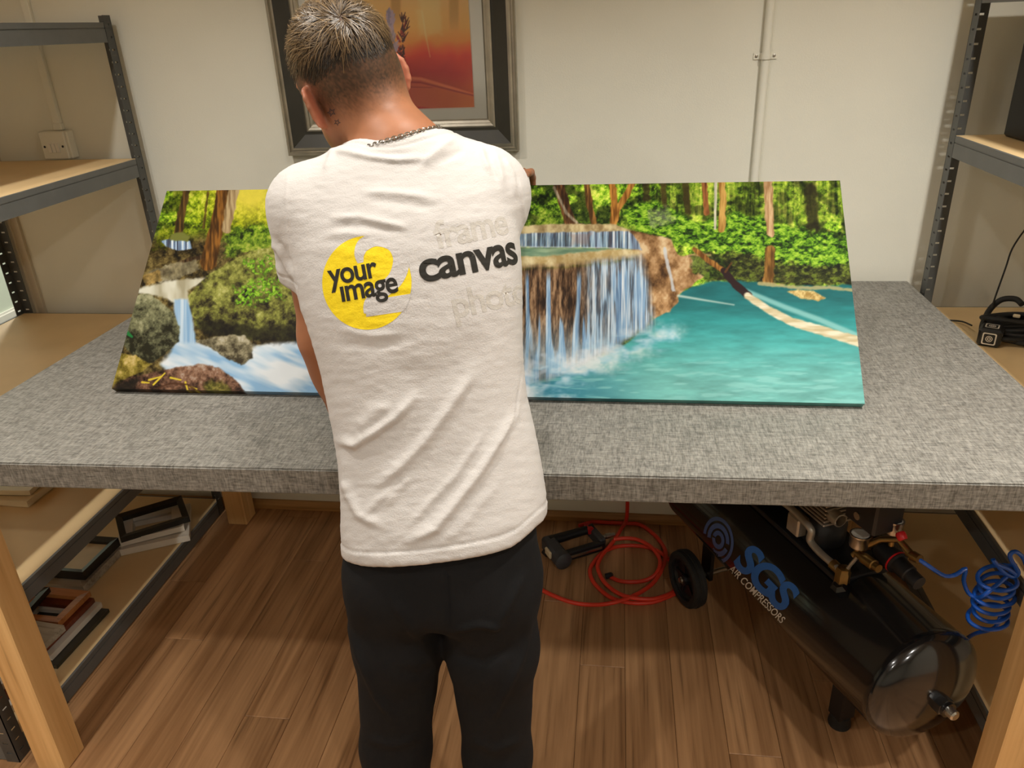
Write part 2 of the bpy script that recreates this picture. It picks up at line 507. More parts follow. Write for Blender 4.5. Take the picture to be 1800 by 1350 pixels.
pl = MB().box((-0.043, -0.042, -0.043), (0.043, -0.034, 0.041), bev=0.003).build('plate', M['wall'], t)
for k in (-1, 0, 1):
    MB().box((k * 0.0135 - 0.0058, -0.047, -0.020), (k * 0.0135 + 0.0058, -0.042, 0.008), rot=Matrix.Rotation(0.06, 3, 'X'), bev=0.001).build('rocker', M['white_trim'], pl)
for k in (-1, 1):
    MB().lathe([(0.0036, 0), (0.0036, 0.001)], 12, Matrix.Translation((k * 0.031, -0.0421, -0.004)) @ Matrix.Rotation(math.pi / 2, 4, 'X')).build('screw', M['black_plastic'], pl)

# ------------------------------------------------------------------ work table
TZ = 0.915
TC = [(-1.415, 1.160), (0.860, 1.212), (0.860, WY - 0.028), (-1.415, WY - 0.028)]
tb = thing('work_table', 'wide grey woven-covered work table on pale pine legs', 'table', (0, 0, 0))
bm = bmesh.new()
vv = [[bm.verts.new((x, y, z)) for (x, y) in TC] for z in (TZ - 0.055, TZ)]
bm.faces.new(vv[0][::-1]); bm.faces.new(vv[1])
for i in range(4):
    j = (i + 1) % 4
    bm.faces.new((vv[0][i], vv[0][j], vv[1][j], vv[1][i]))
bmesh.ops.bevel(bm, geom=list(bm.edges), offset=0.003, segments=2, affect='EDGES')
me = bpy.data.meshes.new('table_top'); bm.to_mesh(me); bm.free(); me.materials.append(M['fabric'])
link('table_top', me, None, tb)
for (x0, y0) in ((-1.412, 1.187), (0.785, 1.212), (-1.43 + 0.012, 2.245), (0.78, 2.245)):
    MB().bbox((x0, y0, 0.0005), (x0 + 0.074, y0 + 0.076, TZ - 0.0555), 0.003).build('leg', M['pine'], tb)

# ------------------------------------------------------------------ boltless storage racks
SL = 0.034
def flange_boxes(mb, corner, along, thick, h):
    """perforated steel flange: 'along' is the in-plane direction, 'thick' the wall direction"""
    w, t = 0.036, 0.0018
    def bx(a0, a1, z0, z1):
        p0 = Vector(corner) + Vector(along) * a0
        p1 = Vector(corner) + Vector(along) * a1 + Vector(thick) * t
        lo = [min(p0[i], p1[i]) for i in range(2)]; hi = [max(p0[i], p1[i]) for i in range(2)]
        mb.box((lo[0], lo[1], z0), (hi[0], hi[1], z1))
    bx(0, 0.012, 0, h); bx(0.026, w, 0, h)
    z = 0.0; k = 0
    while z < h - 1e-4:
        z1 = min(h, z + SL - 0.005)
        bx(0.012, 0.026, z, z1); z += SL
def rack(name, label, x0, x1, y0, y1, levels, h):
    t = thing(name, label, 'shelving', ((x0 + x1) / 2, (y0 + y1) / 2, 0))
    ox, oy = (x0 + x1) / 2, (y0 + y1) / 2
    for (px, sx) in ((x0 - ox, 1), (x1 - ox, -1)):
        for (py, sy) in ((y0 - oy, 1), (y1 - oy, -1)):
            mb = MB()
            flange_boxes(mb, (px, py, 0), (sx, 0, 0), (0, sy, 0), h)
            flange_boxes(mb, (px, py, 0), (0, sy, 0), (sx, 0, 0), h)
            p = mb.build('post', M['rack_post'], t)
    for z in levels:
        hb = 0.052
        for (px, sx) in ((x0 - ox + 0.0021 if True else 0, 1), (x1 - ox - 0.0021, -1)):
            a, b = sorted((px, px + sx * 0.028))
            mb = MB().box((a, y0 - oy + 0.0022, z - hb), (b, y1 - oy - 0.0022, z - 0.001))
            a2, b2 = sorted((px - sx * 0.0018, px + sx * 0.006))
            mb.box((a2, y0 - oy + 0.038, z - hb), (b2, y1 - oy - 0.038, z - 0.016))
            mb.box((a2, y0 - oy + 0.038, z - 0.013), (b2, y1 - oy - 0.038, z + 0.001))
            mb.build('side_beam', M['rack_grey'], t)
        for (py, sy) in ((y0 - oy + 0.0021, 1), (y1 - oy - 0.0021, -1)):
            a, b = sorted((py, py + sy * 0.026))
            MB().box((x0 - ox + 0.031, a, z - hb), (x1 - ox - 0.031, b, z - 0.001)).build('end_beam', M['rack_grey'], t)
        MB().box((x0 - ox + 0.009, y0 - oy + 0.009, z - 0.0085), (x1 - ox - 0.009, y1 - oy - 0.009, z - 0.0005)).build('shelf_board', M['hardboard'], t)
    return t
LR = (-2.06, -1.478, 1.205, 2.335)
RR = (0.868, 1.45, 1.16, 2.262)
rack('storage_rack', 'grey boltless storage rack left of the work table', *LR, [0.056, 0.408, 0.802, 1.318, 1.702], 1.722)
rack('storage_rack', 'grey boltless storage rack right of the work table', *RR, [0.160, 0.532, 0.866, 1.342, 1.706], 1.80)
# ------------------------------------------------------------------ printed pictures
class Noise:
    def __init__(s, seed, n=256):
        s.t = np.random.default_rng(seed).random((n, n)); s.n = n
    def __call__(s, x, y):
        xi, yi = np.floor(x).astype(int), np.floor(y).astype(int)
        fx, fy = x - xi, y - yi
        fx, fy = fx * fx * (3 - 2 * fx), fy * fy * (3 - 2 * fy)
        a, b = xi % s.n, (xi + 1) % s.n; c, d = yi % s.n, (yi + 1) % s.n
        t = s.t
        return (t[a, c] * (1 - fx) + t[b, c] * fx) * (1 - fy) + (t[a, d] * (1 - fx) + t[b, d] * fx) * fy
_N = [Noise(k) for k in range(6)]
def fbm(x, y, oct=4, k=0, gain=0.55):
    v, a, s = 0, 1.0, 0
    for i in range(oct):
        v = v + a * _N[(k + i) % 6](x * 2 ** i + 17.3 * i, y * 2 ** i + 9.1 * i); s += a; a *= gain
    return v / s
def sstep(a, b, x):
    t = np.clip((x - a) / (b - a), 0, 1); return t * t * (3 - 2 * t)
class Painter:
    """paints colours (0-255) over sample points given in digitised picture coordinates"""
    def __init__(s, x, y):
        s.x, s.y = x, y
        s.c = np.zeros((len(x), 3))
    def near(s, pts, m):
        xs, ys = [p[0] for p in pts], [p[1] for p in pts]
        return np.nonzero((s.x > min(xs) - m) & (s.x < max(xs) + m) & (s.y > min(ys) - m) & (s.y < max(ys) + m))[0]
    def segd(s, X, Y, pts, closed=False):
        d = np.full(len(X), 1e9); T = np.zeros(len(X)); n = len(pts)
        m = n if closed else n - 1
        for i in range(m):
            (ax, ay), (bx, by) = pts[i], pts[(i + 1) % n]
            vx, vy = bx - ax, by - ay
            t = np.clip(((X - ax) * vx + (Y - ay) * vy) / (vx * vx + vy * vy + 1e-9), 0, 1)
            q = np.hypot(X - ax - t * vx, Y - ay - t * vy)
            sel = q < d; T[sel] = (i + t[sel]) / m; d = np.minimum(d, q)
        return d, T
    def poly(s, pts, soft=2.0, rough=0.0, freq=0.1, k=0):
        out = np.zeros(len(s.x))
        I = s.near(pts, soft + rough + 1); X, Y = s.x[I], s.y[I]
        d, _ = s.segd(X, Y, pts, True)
        ins = np.zeros(len(X), bool); n = len(pts)
        for i in range(n):
            (ax, ay), (bx, by) = pts[i], pts[(i + 1) % n]
            if ay == by: continue
            ins ^= ((ay > Y) != (by > Y)) & (X < (bx - ax) * (Y - ay) / (by - ay) + ax)
        sd = np.where(ins, d, -d)
        if rough: sd = sd + (fbm(X * freq, Y * freq, 3, k) - 0.5) * 2 * rough
        out[I] = sstep(-soft, soft, sd)
        return out
    def stroke(s, pts, w0, w1=None, soft=1.2, rough=0.0):
        out = np.zeros(len(s.x))
        w1 = w0 if w1 is None else w1
        I = s.near(pts, max(w0, w1) + soft + rough + 1); X, Y = s.x[I], s.y[I]
        d, t = s.segd(X, Y, pts)
        w = w0 + (w1 - w0) * t
        if rough: w = w + (fbm(X * 0.12, Y * 0.12, 2, 3) - 0.5) * 2 * rough
        out[I] = 1 - sstep(w - soft, w + soft, d)
        return out
    def mix(s, col, m):
        col = np.asarray(col, float)
        s.c = s.c * (1 - m[:, None]) + col * m[:, None]
    def ramp(s, v, stops):
        xs = [a for a, _ in stops]
        return np.stack([np.interp(v, xs, [c[i] for _, c in stops]) for i in range(3)], 1)

def paint_waterfall(x, y):
    P = Painter(x, y)
    # ---- forest
    leaf = fbm(x * 0.16, y * 0.16, 4, 0, 0.75)
    clump = fbm(x * 0.022, y * 0.03, 3, 2)
    v = np.clip(0.42 * clump + 0.75 * leaf - 0.06, 0, 1)
    green = P.ramp(v, [(0.28, (22, 34, 8)), (0.39, (54, 84, 16)), (0.49, (102, 146, 28)), (0.60, (154, 194, 48)), (0.74, (214, 226, 96))])
    P.c = green
    shade = fbm(x * 0.045 + 3, y * 0.06, 3, 5)
    P.c = P.c * (0.45 + 0.75 * sstep(0.34, 0.58, shade))[:, None]
    P.mix((196, 214, 84), sstep(0.66, 0.74, fbm(x * 0.34, y * 0.34, 2, 3)) * sstep(0.45, 0.6, shade) * 0.8)
    yel = P.ramp(v, [(0.3, (74, 84, 8)), (0.45, (128, 146, 14)), (0.58, (188, 200, 26)), (0.72, (240, 236, 84))])
    P.mix(yel, sstep(230, 420, x) * (1 - sstep(560, 760, x)) * (1 - sstep(395, 470, y)))
    P.mix((250, 232, 84), np.clip(1.15 * np.exp(-(((x - 440) / 46) ** 2 + ((y - 335) / 44) ** 2)), 0, 0.92))
    dark = P.ramp(v, [(0.3, (12, 16, 8)), (0.5, (34, 50, 14)), (0.7, (92, 122, 34))])
    P.mix(dark, sstep(900, 960, x) * (1 - sstep(1130, 1210, x)) * sstep(345, 400, y) * 0.55)
    # vertical undergrowth / hanging bamboo on the right
    st = fbm(x * 0.20, y * 0.02, 3, 1, 0.7)
    P.mix(P.ramp(st, [(0.3, (26, 30, 8)), (0.5, (92, 104, 26)), (0.7, (190, 186, 84))]), (sstep(1120, 1180, x) * (1 - sstep(372, 402, y)) * 0.40))
    P.mix((36, 30, 14), P.stroke([(1425, 330), (1428, 400), (1430, 425)], 10, 13, 5, 5) * 0.8)
    for (px_, a, b, w, col) in ((1165, 322, 372, 5, (70, 52, 24)), (1205, 322, 372, 6, (60, 46, 20)), (1135, 326, 370, 6, (52, 40, 20))):
        P.mix(col, P.stroke([(px_, a), (px_ + 4, b)], w, w, 2, 3) * 0.8)
    # bright shrubs along the far bank
    sh = fbm(x * 0.12 + 40, y * 0.2, 4, 4, 0.7)
    shr = P.ramp(sh, [(0.28, (24, 42, 10)), (0.44, (62, 104, 20)), (0.55, (112, 166, 32)), (0.72, (176, 216, 66))])
    P.mix(shr, P.poly([(1090, 372), (1150, 352), (1200, 372), (1230, 395), (1290, 372), (1370, 392), (1440, 408), (1500, 420), (1500, 482), (1440, 478), (1385, 470), (1320, 450), (1230, 440), (1170, 418), (1100, 398)], 5, 12, 0.08))
    P.mix(P.ramp(sh, [(0.3, (14, 14, 8)), (0.5, (48, 46, 22)), (0.7, (104, 116, 40))]),
          P.poly([(1225, 442), (1300, 446), (1380, 462), (1440, 470), (1500, 462), (1500, 502), (1420, 503), (1340, 500), (1235, 492)], 5, 9, 0.1) * 0.85)
    P.mix(P.ramp(v, [(0.3, (110, 108, 92)), (0.6, (196, 194, 176))]), P.poly([(1140, 372), (1172, 364), (1186, 384), (1165, 400), (1142, 398)], 5, 9, 0.12) * 0.45)
    # trunks
    bark = fbm(x * 0.3, y * 0.04, 3, 2)
    def trunk(pts, w0, w1, c0, c1, rough=2):
        m = P.stroke(pts, w0, w1, 1.5, rough)
        P.mix(P.ramp(bark, [(0.3, c0), (0.7, c1)]), m)
    trunk([(981, 322), (992, 360), (1004, 396)], 9, 10, (52, 32, 16), (140, 92, 50))
    trunk([(974, 330), (996, 375), (1014, 392)], 2.5, 2.5, (120, 106, 86), (196, 180, 150), 1)
    trunk([(1031, 322), (1036, 360), (1046, 400), (1051, 433)], 6, 5, (78, 50, 22), (168, 118, 58))
    trunk([(1076, 322), (1080, 360), (1078, 400), (1076, 434)], 6.5, 6, (120, 74, 26), (206, 142, 62))
    trunk([(1112, 322), (1100, 346), (1086, 366), (1081, 390)], 5.5, 5, (120, 74, 26), (212, 150, 70))
    trunk([(1237, 318), (1242, 374)], 5, 5, (88, 48, 22), (164, 104, 56))
    trunk([(1258, 318), (1257, 402)], 2.6, 2.2, (190, 184, 164), (232, 226, 204), 0.6)
    trunk([(1269, 318), (1271, 360), (1268, 404)], 6, 6, (150, 106, 44), (214, 170, 92))
    trunk([(1350, 314), (1352, 380), (1354, 410)], 8, 7, (166, 126, 84), (222, 188, 142))
    trunk([(1353, 440), (1352, 470), (1350, 495)], 9, 9, (96, 64, 24), (170, 124, 58))
    # ---- far pool, turquoise
    rip = fbm(x * 0.025, y * 0.12, 4, 1)
    depth = sstep(500, 690, y)
    pool = P.ramp(depth, [(0, (34, 118, 122)), (0.25, (58, 166, 166)), (0.6, (92, 196, 192)), (1, (134, 214, 206))])
    pool = pool * (0.76 + 0.26 * rip)[:, None]
    pm = P.poly([(1150, 560), (1200, 512), (1240, 496), (1320, 494), (1400, 504), (1520, 500), (1540, 740), (880, 740), (900, 660), (1080, 620)], 3, 3, 0.06)
    P.mix(pool, pm)
    P.mix((38, 118, 150), pm * (1 - sstep(960, 1180, x)) * sstep(610, 690, y) * 0.75)
    P.mix((158, 222, 216), sstep(0.56, 0.72, fbm(x * 0.02 + 5, y * 0.16, 3, 3)) * pm * sstep(600, 660, y) * 0.5)
    P.mix((196, 178, 122), P.stroke([(1335, 498), (1400, 506), (1460, 506), (1510, 512)], 3, 2.5, 2, 2) * 0.8)
    P.mix(P.ramp(leaf, [(0.3, (170, 138, 74)), (0.7, (232, 208, 140))]), P.poly([(1384, 513), (1400, 509), (1430, 512), (1450, 524), (1438, 529), (1405, 525)], 2, 2))
    # ---- brown rocks right of the falls
    rk = fbm(x * 0.06, y * 0.05, 4, 5, 0.65)
    rk2 = np.clip(0.6 * rk + 0.4 * fbm(x * 0.022, y * 0.03, 2, 1), 0, 1)
    rock = P.ramp(rk2, [(0.3, (70, 46, 26)), (0.42, (132, 96, 58)), (0.54, (182, 142, 98)), (0.68, (226, 198, 154))])
    P.mix(rock, P.poly([(1104, 404), (1140, 412), (1180, 422), (1190, 448), (1250, 446), (1262, 462), (1236, 486), (1196, 516), (1176, 548), (1150, 560), (1128, 530)], 2, 4, 0.06))
    P.mix(dark, P.poly([(1214, 452), (1270, 450), (1290, 480), (1240, 492), (1215, 474)], 3, 6, 0.1) * 0.8)
    P.mix((206, 214, 222), P.stroke([(1168, 436), (1172, 460), (1180, 490), (1184, 512)], 2.5, 3, 1.5, 1.5) * 0.8)
    P.mix(rock * 1.05, P.poly([(1140, 516), (1186, 512), (1194, 530), (1176, 548), (1146, 552)], 2, 3))
    # ---- tiers of the falls
    P.mix(P.ramp(rk, [(0.3, (150, 126, 84)), (0.7, (224, 206, 156))]), P.poly([(860, 402), (960, 394), (1080, 394), (1108, 404), (1104, 412), (900, 414), (860, 414)], 2, 2))
    fs = fbm(x * 0.33, y * 0.012, 3, 0, 0.7)
    fall = P.ramp(fs, [(0.3, (72, 78, 96)), (0.48, (124, 152, 186)), (0.62, (176, 204, 232)), (0.75, (236, 244, 252))])
    P.mix(fall, P.poly([(860, 412), (1000, 408), (1104, 406), (1122, 424), (1128, 440), (1080, 436), (860, 434)], 2, 2) * 0.92)
    P.mix((168, 120, 100), P.poly([(1000, 410), (1040, 410), (1036, 430), (1004, 430)], 4, 5) * 0.35)
    P.mix((222, 234, 244), P.stroke([(860, 434), (1000, 435), (1070, 436), (1110, 440)], 1.6, 1.0, 1.6) * 0.6)
    P.mix(P.ramp(rip, [(0.3, (104, 138, 112)), (0.7, (160, 186, 150))]), P.poly([(860, 436), (1000, 436), (1090, 438), (1050, 448), (960, 452), (860, 454)], 2))
    P.mix(P.ramp(rk, [(0.3, (186, 160, 104)), (0.7, (232, 216, 170))]), P.poly([(860, 452), (960, 450), (1080, 438), (1124, 440), (1126, 452), (1060, 462), (980, 470), (860, 476)], 2.5, 2))
    under = P.ramp(fbm(x * 0.2, y * 0.03, 4, 3, 0.7), [(0.3, (44, 30, 20)), (0.5, (104, 76, 52)), (0.7, (168, 134, 100))])
    face = P.poly([(860, 472), (980, 468), (1060, 460), (1126, 450), (1138, 490), (1146, 540), (1148, 570), (1080, 612), (1020, 640), (960, 668), (860, 690)], 9, 5, 0.06)
    P.mix(under, face)
    s1 = fbm(x * 0.11, y * 0.006 + 3, 2, 4)
    wv = P.ramp(fs, [(0.3, (98, 134, 176)), (0.5, (150, 190, 226)), (0.7, (232, 243, 252))])
    P.mix(wv, face * np.clip(sstep(0.52, 0.64, s1) * sstep(468, 500, y) + sstep(1016, 1046, x) * (0.45 + 0.5 * sstep(0.40, 0.58, fs)), 0, 0.92))
    P.mix((150, 190, 216), face * sstep(540, 640, y) * 0.55)
    P.mix((206, 222, 238), face * sstep(590, 640, y) * sstep(0.45, 0.65, fbm(x * 0.05, y * 0.04, 3, 1)) * 0.55)
    # foam at the foot
    fo = fbm(x * 0.022, y * 0.045, 4, 2)
    foam = P.stroke([(880, 690), (960, 668), (1040, 640), (1110, 606), (1180, 588)], 30, 14, 22, 10)
    P.mix(P.ramp(fo, [(0.3, (116, 176, 208)), (0.5, (190, 222, 238)), (0.65, (246, 248, 248))]), foam * 0.85 * sstep(0.28, 0.5, fo))
    P.mix((226, 238, 246), P.stroke([(900, 712), (1000, 704)], 16, 8, 14, 8) * sstep(0.40, 0.6, fo) * 0.8)
    # ---- logs
    P.mix((218, 228, 216), P.stroke([(1192, 520), (1240, 528), (1290, 536)], 2.2, 1.0, 2) * 0.75)
    P.mix((150, 208, 204), P.stroke([(1312, 512), (1380, 540), (1440, 562), (1520, 596)], 4, 5, 3) * 0.8)
    P.mix(P.ramp(bark, [(0.3, (104, 64, 26)), (0.7, (206, 148, 70))]), P.stroke([(1220, 438), (1245, 458), (1275, 478)], 4, 5, 1.5, 1))
    P.mix((44, 26, 26), P.stroke([(1272, 476), (1292, 500), (1316, 520)], 6, 7, 1.5, 1))
    P.mix(P.ramp(fbm(x * 0.03, y * 0.2, 3, 2), [(0.3, (204, 188, 146)), (0.7, (240, 232, 204))]), P.stroke([(1314, 520), (1350, 544), (1392, 566), (1440, 580), (1520, 604)], 6, 9, 2, 1))
    P.mix((92, 58, 26), P.stroke([(1275, 478), (1286, 462)], 2, 1.2, 1))
    # ================= left scene: mossy creek
    mid = (1 - sstep(600, 760, x))
    moss = fbm(x * 0.09, y * 0.09, 5, 1, 0.7)
    ground = P.ramp(moss, [(0.3, (30, 24, 12)), (0.5, (84, 70, 36)), (0.7, (140, 122, 70))])
    P.mix(ground, sstep(398, 430, y + 10 * (leaf - 0.5)) * mid)
    P.mix(yel * 0.8, P.poly([(280, 400), (330, 405), (330, 425), (270, 440)], 5, 8) * 0.7)
    P.mix(green, P.poly([(395, 405), (470, 395), (540, 400), (540, 440), (460, 440), (400, 450)], 6, 12, 0.1) * 0.8)
    trunk([(392, 330), (388, 370), (376, 420), (366, 462)], 11, 14, (70, 44, 16), (160, 106, 42))
    trunk([(412, 334), (404, 370), (398, 402)], 9, 8, (150, 122, 84), (206, 182, 136))
    trunk([(328, 338), (320, 370), (314, 408)], 6, 8, (52, 40, 18), (118, 86, 40))
    trunk([(366, 338), (358, 400)], 2, 2, (72, 62, 20), (120, 98, 34))
    P.mix(fall * 1.06, P.poly([(283, 424), (300, 420), (334, 424), (338, 438), (312, 441), (292, 434)], 1.5, 1.5))
    P.mix((126, 130, 60), P.poly([(300, 412), (320, 408), (334, 416), (330, 424), (300, 422)], 2, 2))
    trunk([(262, 492), (290, 474), (330, 458), (352, 452)], 3, 3.5, (46, 32, 18), (110, 84, 52))
    stones = P.ramp(rk, [(0.3, (86, 78, 58)), (0.6, (160, 150, 116)), (0.75, (202, 194, 160))])
    P.mix(stones, P.poly([(262, 478), (300, 462), (345, 458), (352, 474), (320, 488), (270, 498), (255, 496)], 2, 5, 0.12) * 0.85)
    P.mix(P.ramp(moss, [(0.3, (104, 84, 40)), (0.7, (206, 168, 92))]), P.poly([(250, 486), (278, 474), (284, 494), (258, 504)], 2, 4) * 0.8)
    # water sheet and drop
    silk = fbm(x * 0.05, y * 0.02, 3, 5)
    P.mix(P.ramp(silk, [(0.3, (176, 168, 138)), (0.7, (232, 230, 210))]), P.poly([(240, 508), (290, 494), (350, 488), (372, 486), (330, 512), (336, 536), (312, 536), (286, 522), (244, 516)], 3, 3))
    P.mix(P.ramp(fbm(x * 0.2, y * 0.01, 3, 2), [(0.3, (140, 182, 220)), (0.7, (214, 232, 246))]), P.poly([(306, 526), (330, 526), (340, 560), (344, 600), (348, 622), (306, 622), (312, 580), (306, 546)], 3, 2))
    wf = fbm((x + 1.2 * y) * 0.010, (y - 0.45 * x) * 0.055, 3, 0, 0.45)
    white = P.ramp(wf, [(0.3, (146, 188, 224)), (0.45, (196, 218, 236)), (0.62, (236, 242, 246))])
    P.mix(white, P.poly([(284, 640), (306, 604), (350, 600), (400, 612), (450, 606), (520, 590), (620, 596), (760, 640), (930, 660), (930, 740), (380, 740), (300, 668)], 5, 6, 0.05))
    # boulders
    def boulder(pts, stops, shade=0.5, soft=2.0, top=None):
        m = P.poly(pts, soft, 2.5, 0.1)
        ys = [p[1] for p in pts]; y0, y1 = min(ys), max(ys)
        c = P.ramp(np.clip(moss * 0.8 + rk * 0.3 - shade * (y - y0) / (y1 - y0) * 0.35, 0, 1), stops)
        P.mix(c, m)
    boulder([(330, 520), (362, 486), (400, 462), (440, 442), (490, 432), (600, 430), (660, 480), (660, 560), (600, 596), (500, 600), (440, 598), (380, 590), (344, 578), (336, 548)],
            [(0.18, (34, 28, 20)), (0.32, (84, 80, 40)), (0.45, (126, 128, 56)), (0.58, (168, 170, 84)), (0.72, (206, 204, 130))], 0.75)
    P.mix((24, 20, 14), P.poly([(342, 562), (400, 566), (470, 575), (560, 570), (640, 560), (600, 596), (500, 602), (420, 598), (356, 588)], 6, 8, 0.08) * 0.7)
    lf = fbm(x * 0.22 + 9, y * 0.22, 3, 4, 0.6)
    P.mix(P.ramp(lf, [(0.45, (58, 98, 16)), (0.6, (112, 172, 30)), (0.75, (178, 218, 70))]),
          np.maximum(P.poly([(430, 456), (480, 452), (480, 478), (440, 480)], 6, 12, 0.1), P.poly([(408, 510), (440, 494), (490, 490), (500, 520), (450, 530), (420, 545)], 6, 14, 0.1)) * sstep(0.46, 0.54, lf))
    boulder([(238, 518), (262, 516), (284, 532), (304, 548), (316, 574), (314, 600), (290, 622), (262, 642), (240, 634), (216, 606), (210, 590), (222, 556)],
            [(0.25, (40, 38, 24)), (0.4, (92, 92, 66)), (0.55, (134, 134, 98)), (0.72, (178, 176, 138))], 0.9)
    boulder([(346, 600), (380, 592), (404, 588), (430, 590), (444, 606), (445, 630), (424, 642), (398, 630), (370, 612)],
            [(0.25, (64, 56, 40)), (0.4, (116, 108, 82)), (0.6, (176, 166, 134)), (0.75, (206, 200, 178))], 0.9)
    boulder([(204, 622), (236, 624), (268, 640), (250, 654), (214, 668), (186, 684)],
            [(0.25, (84, 72, 20)), (0.45, (150, 134, 54)), (0.6, (196, 172, 96)), (0.75, (226, 200, 136))], 0.4)
    boulder([(186, 690), (230, 662), (300, 648), (350, 640), (384, 646), (410, 664), (440, 700), (180, 700)],
            [(0.25, (36, 24, 18)), (0.42, (100, 70, 52)), (0.58, (150, 112, 88)), (0.75, (190, 168, 150))], 0.6)
    P.mix((30, 26, 20), P.poly([(186, 690), (200, 680), (250, 660), (240, 676), (214, 692)], 4, 5) * 0.8)
    P.mix(P.ramp(lf, [(0.4, (90, 92, 30)), (0.7, (150, 150, 60))]), P.poly([(360, 672), (390, 668), (410, 690), (360, 694)], 5, 6) * 0.7)
    for (ax, ay, bx, by) in ((262, 668, 284, 662), (270, 676, 290, 656), (300, 664, 318, 668), (326, 672, 330, 686), (312, 688, 326, 690), (250, 672, 262, 673), (334, 680, 346, 684)):
        P.mix((226, 200, 62), P.stroke([(ax, ay), (bx, by)], 1.8, 1.2, 0.9))
    P.mix((74, 44, 26), P.stroke([(276, 682), (300, 674), (330, 676), (350, 690)], 1.6, 1.4, 1, 1) * 0.8)
    P.mix((40, 132, 64), P.stroke([(222, 584), (232, 592)], 4, 2, 1) * 0.9)
    return np.clip(P.c, 0, 255)

CX0, CX1 = -1.1440, 0.5030
CB = np.array([0, 1.4790, 0.9285]); CT = np.array([0, 1.8790, 1.2990])
CUP = (CT - CB); CH = np.linalg.norm(CUP); CUP = CUP / CH
CN = np.array([0, -CUP[2], CUP[1]])
CTH = 0.0182
CANVAS_GAIN = 0.60
def make_canvas():
    W, H = 1180, 400
    u, v = np.meshgrid(np.linspace(0, 1, W), np.linspace(0, 1, H), indexing='xy')
    u, v = u.ravel(), v.ravel()
    P3 = np.stack([CX0 + (CX1 - CX0) * u, CB[1] + (CT[1] - CB[1]) * v, CB[2] + (CT[2] - CB[2]) * v], 1)
    q = (P3 - CAM) @ CR
    px, py = 900 + FPX * q[:, 0] / q[:, 2], 675 + FPX * q[:, 1] / q[:, 2]
    cols = lin(paint_waterfall(px, py) / 255.0) * CANVAS_GAIN
    org = np.array([(CX0 + CX1) / 2, CB[1], CB[2]])
    idx = np.arange(W * H).reshape(H, W)
    F = np.stack([idx[:-1, :-1], idx[:-1, 1:], idx[1:, 1:], idx[1:, :-1]], -1).reshape(-1, 4)
    t = thing('canvas_print', 'long panoramic canvas print of a forest creek and turquoise waterfall on the table', 'canvas print', tuple(org))
    me = np_mesh('printed_face', P3 - org + CN * 0.0004, F)
    set_cols(me, cols)
    me.materials.append(attr_mat('canvas_ink', 0.6, spec=0.08, bump=0.04, bscale=900))
    link('printed_face', me, None, t)
    # wrapped body: sides carry the mirrored picture colours
    rim = [(CX0, CX1)]
    n = 240
    us = np.linspace(0, 1, n)
    ring, rc = [], []
    top = cols.reshape(H, W, 3)
    for k in us: ring.append((k, 0)); rc.append(top[3, int(k * (W - 1))])
    for k in us[::3]: ring.append((1, k)); rc.append(top[int(k * (H - 1)), W - 4])
    for k in us[::-1]: ring.append((k, 1)); rc.append(top[H - 4, int(k * (W - 1))])
    for k in us[::-3]: ring.append((0, k)); rc.append(top[int(k * (H - 1)), 3])
    V, C2 = [], []
    for dep in (0.0, CTH):
        for (a, b), c in zip(ring, rc):
            p = np.array([CX0 + (CX1 - CX0) * a, CB[1] + (CT[1] - CB[1]) * b, CB[2] + (CT[2] - CB[2]) * b]) - CN * dep - org
            V.append(p); C2.append(c)
    m = len(ring)
    me = bpy.data.meshes.new('wrapped_edge')
    fs = [(i, (i + 1) % m, m + (i + 1) % m, m + i)[::-1] for i in range(m)]
    fs.append(tuple(range(m, 2 * m))[::-1])
    fs.append(tuple(range(m)))
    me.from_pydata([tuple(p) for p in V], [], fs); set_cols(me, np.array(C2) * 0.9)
    me.materials.append(attr_mat('canvas_edge_ink', 0.5, spec=0.3))
    link('wrapped_edge', me, None, t)
make_canvas()

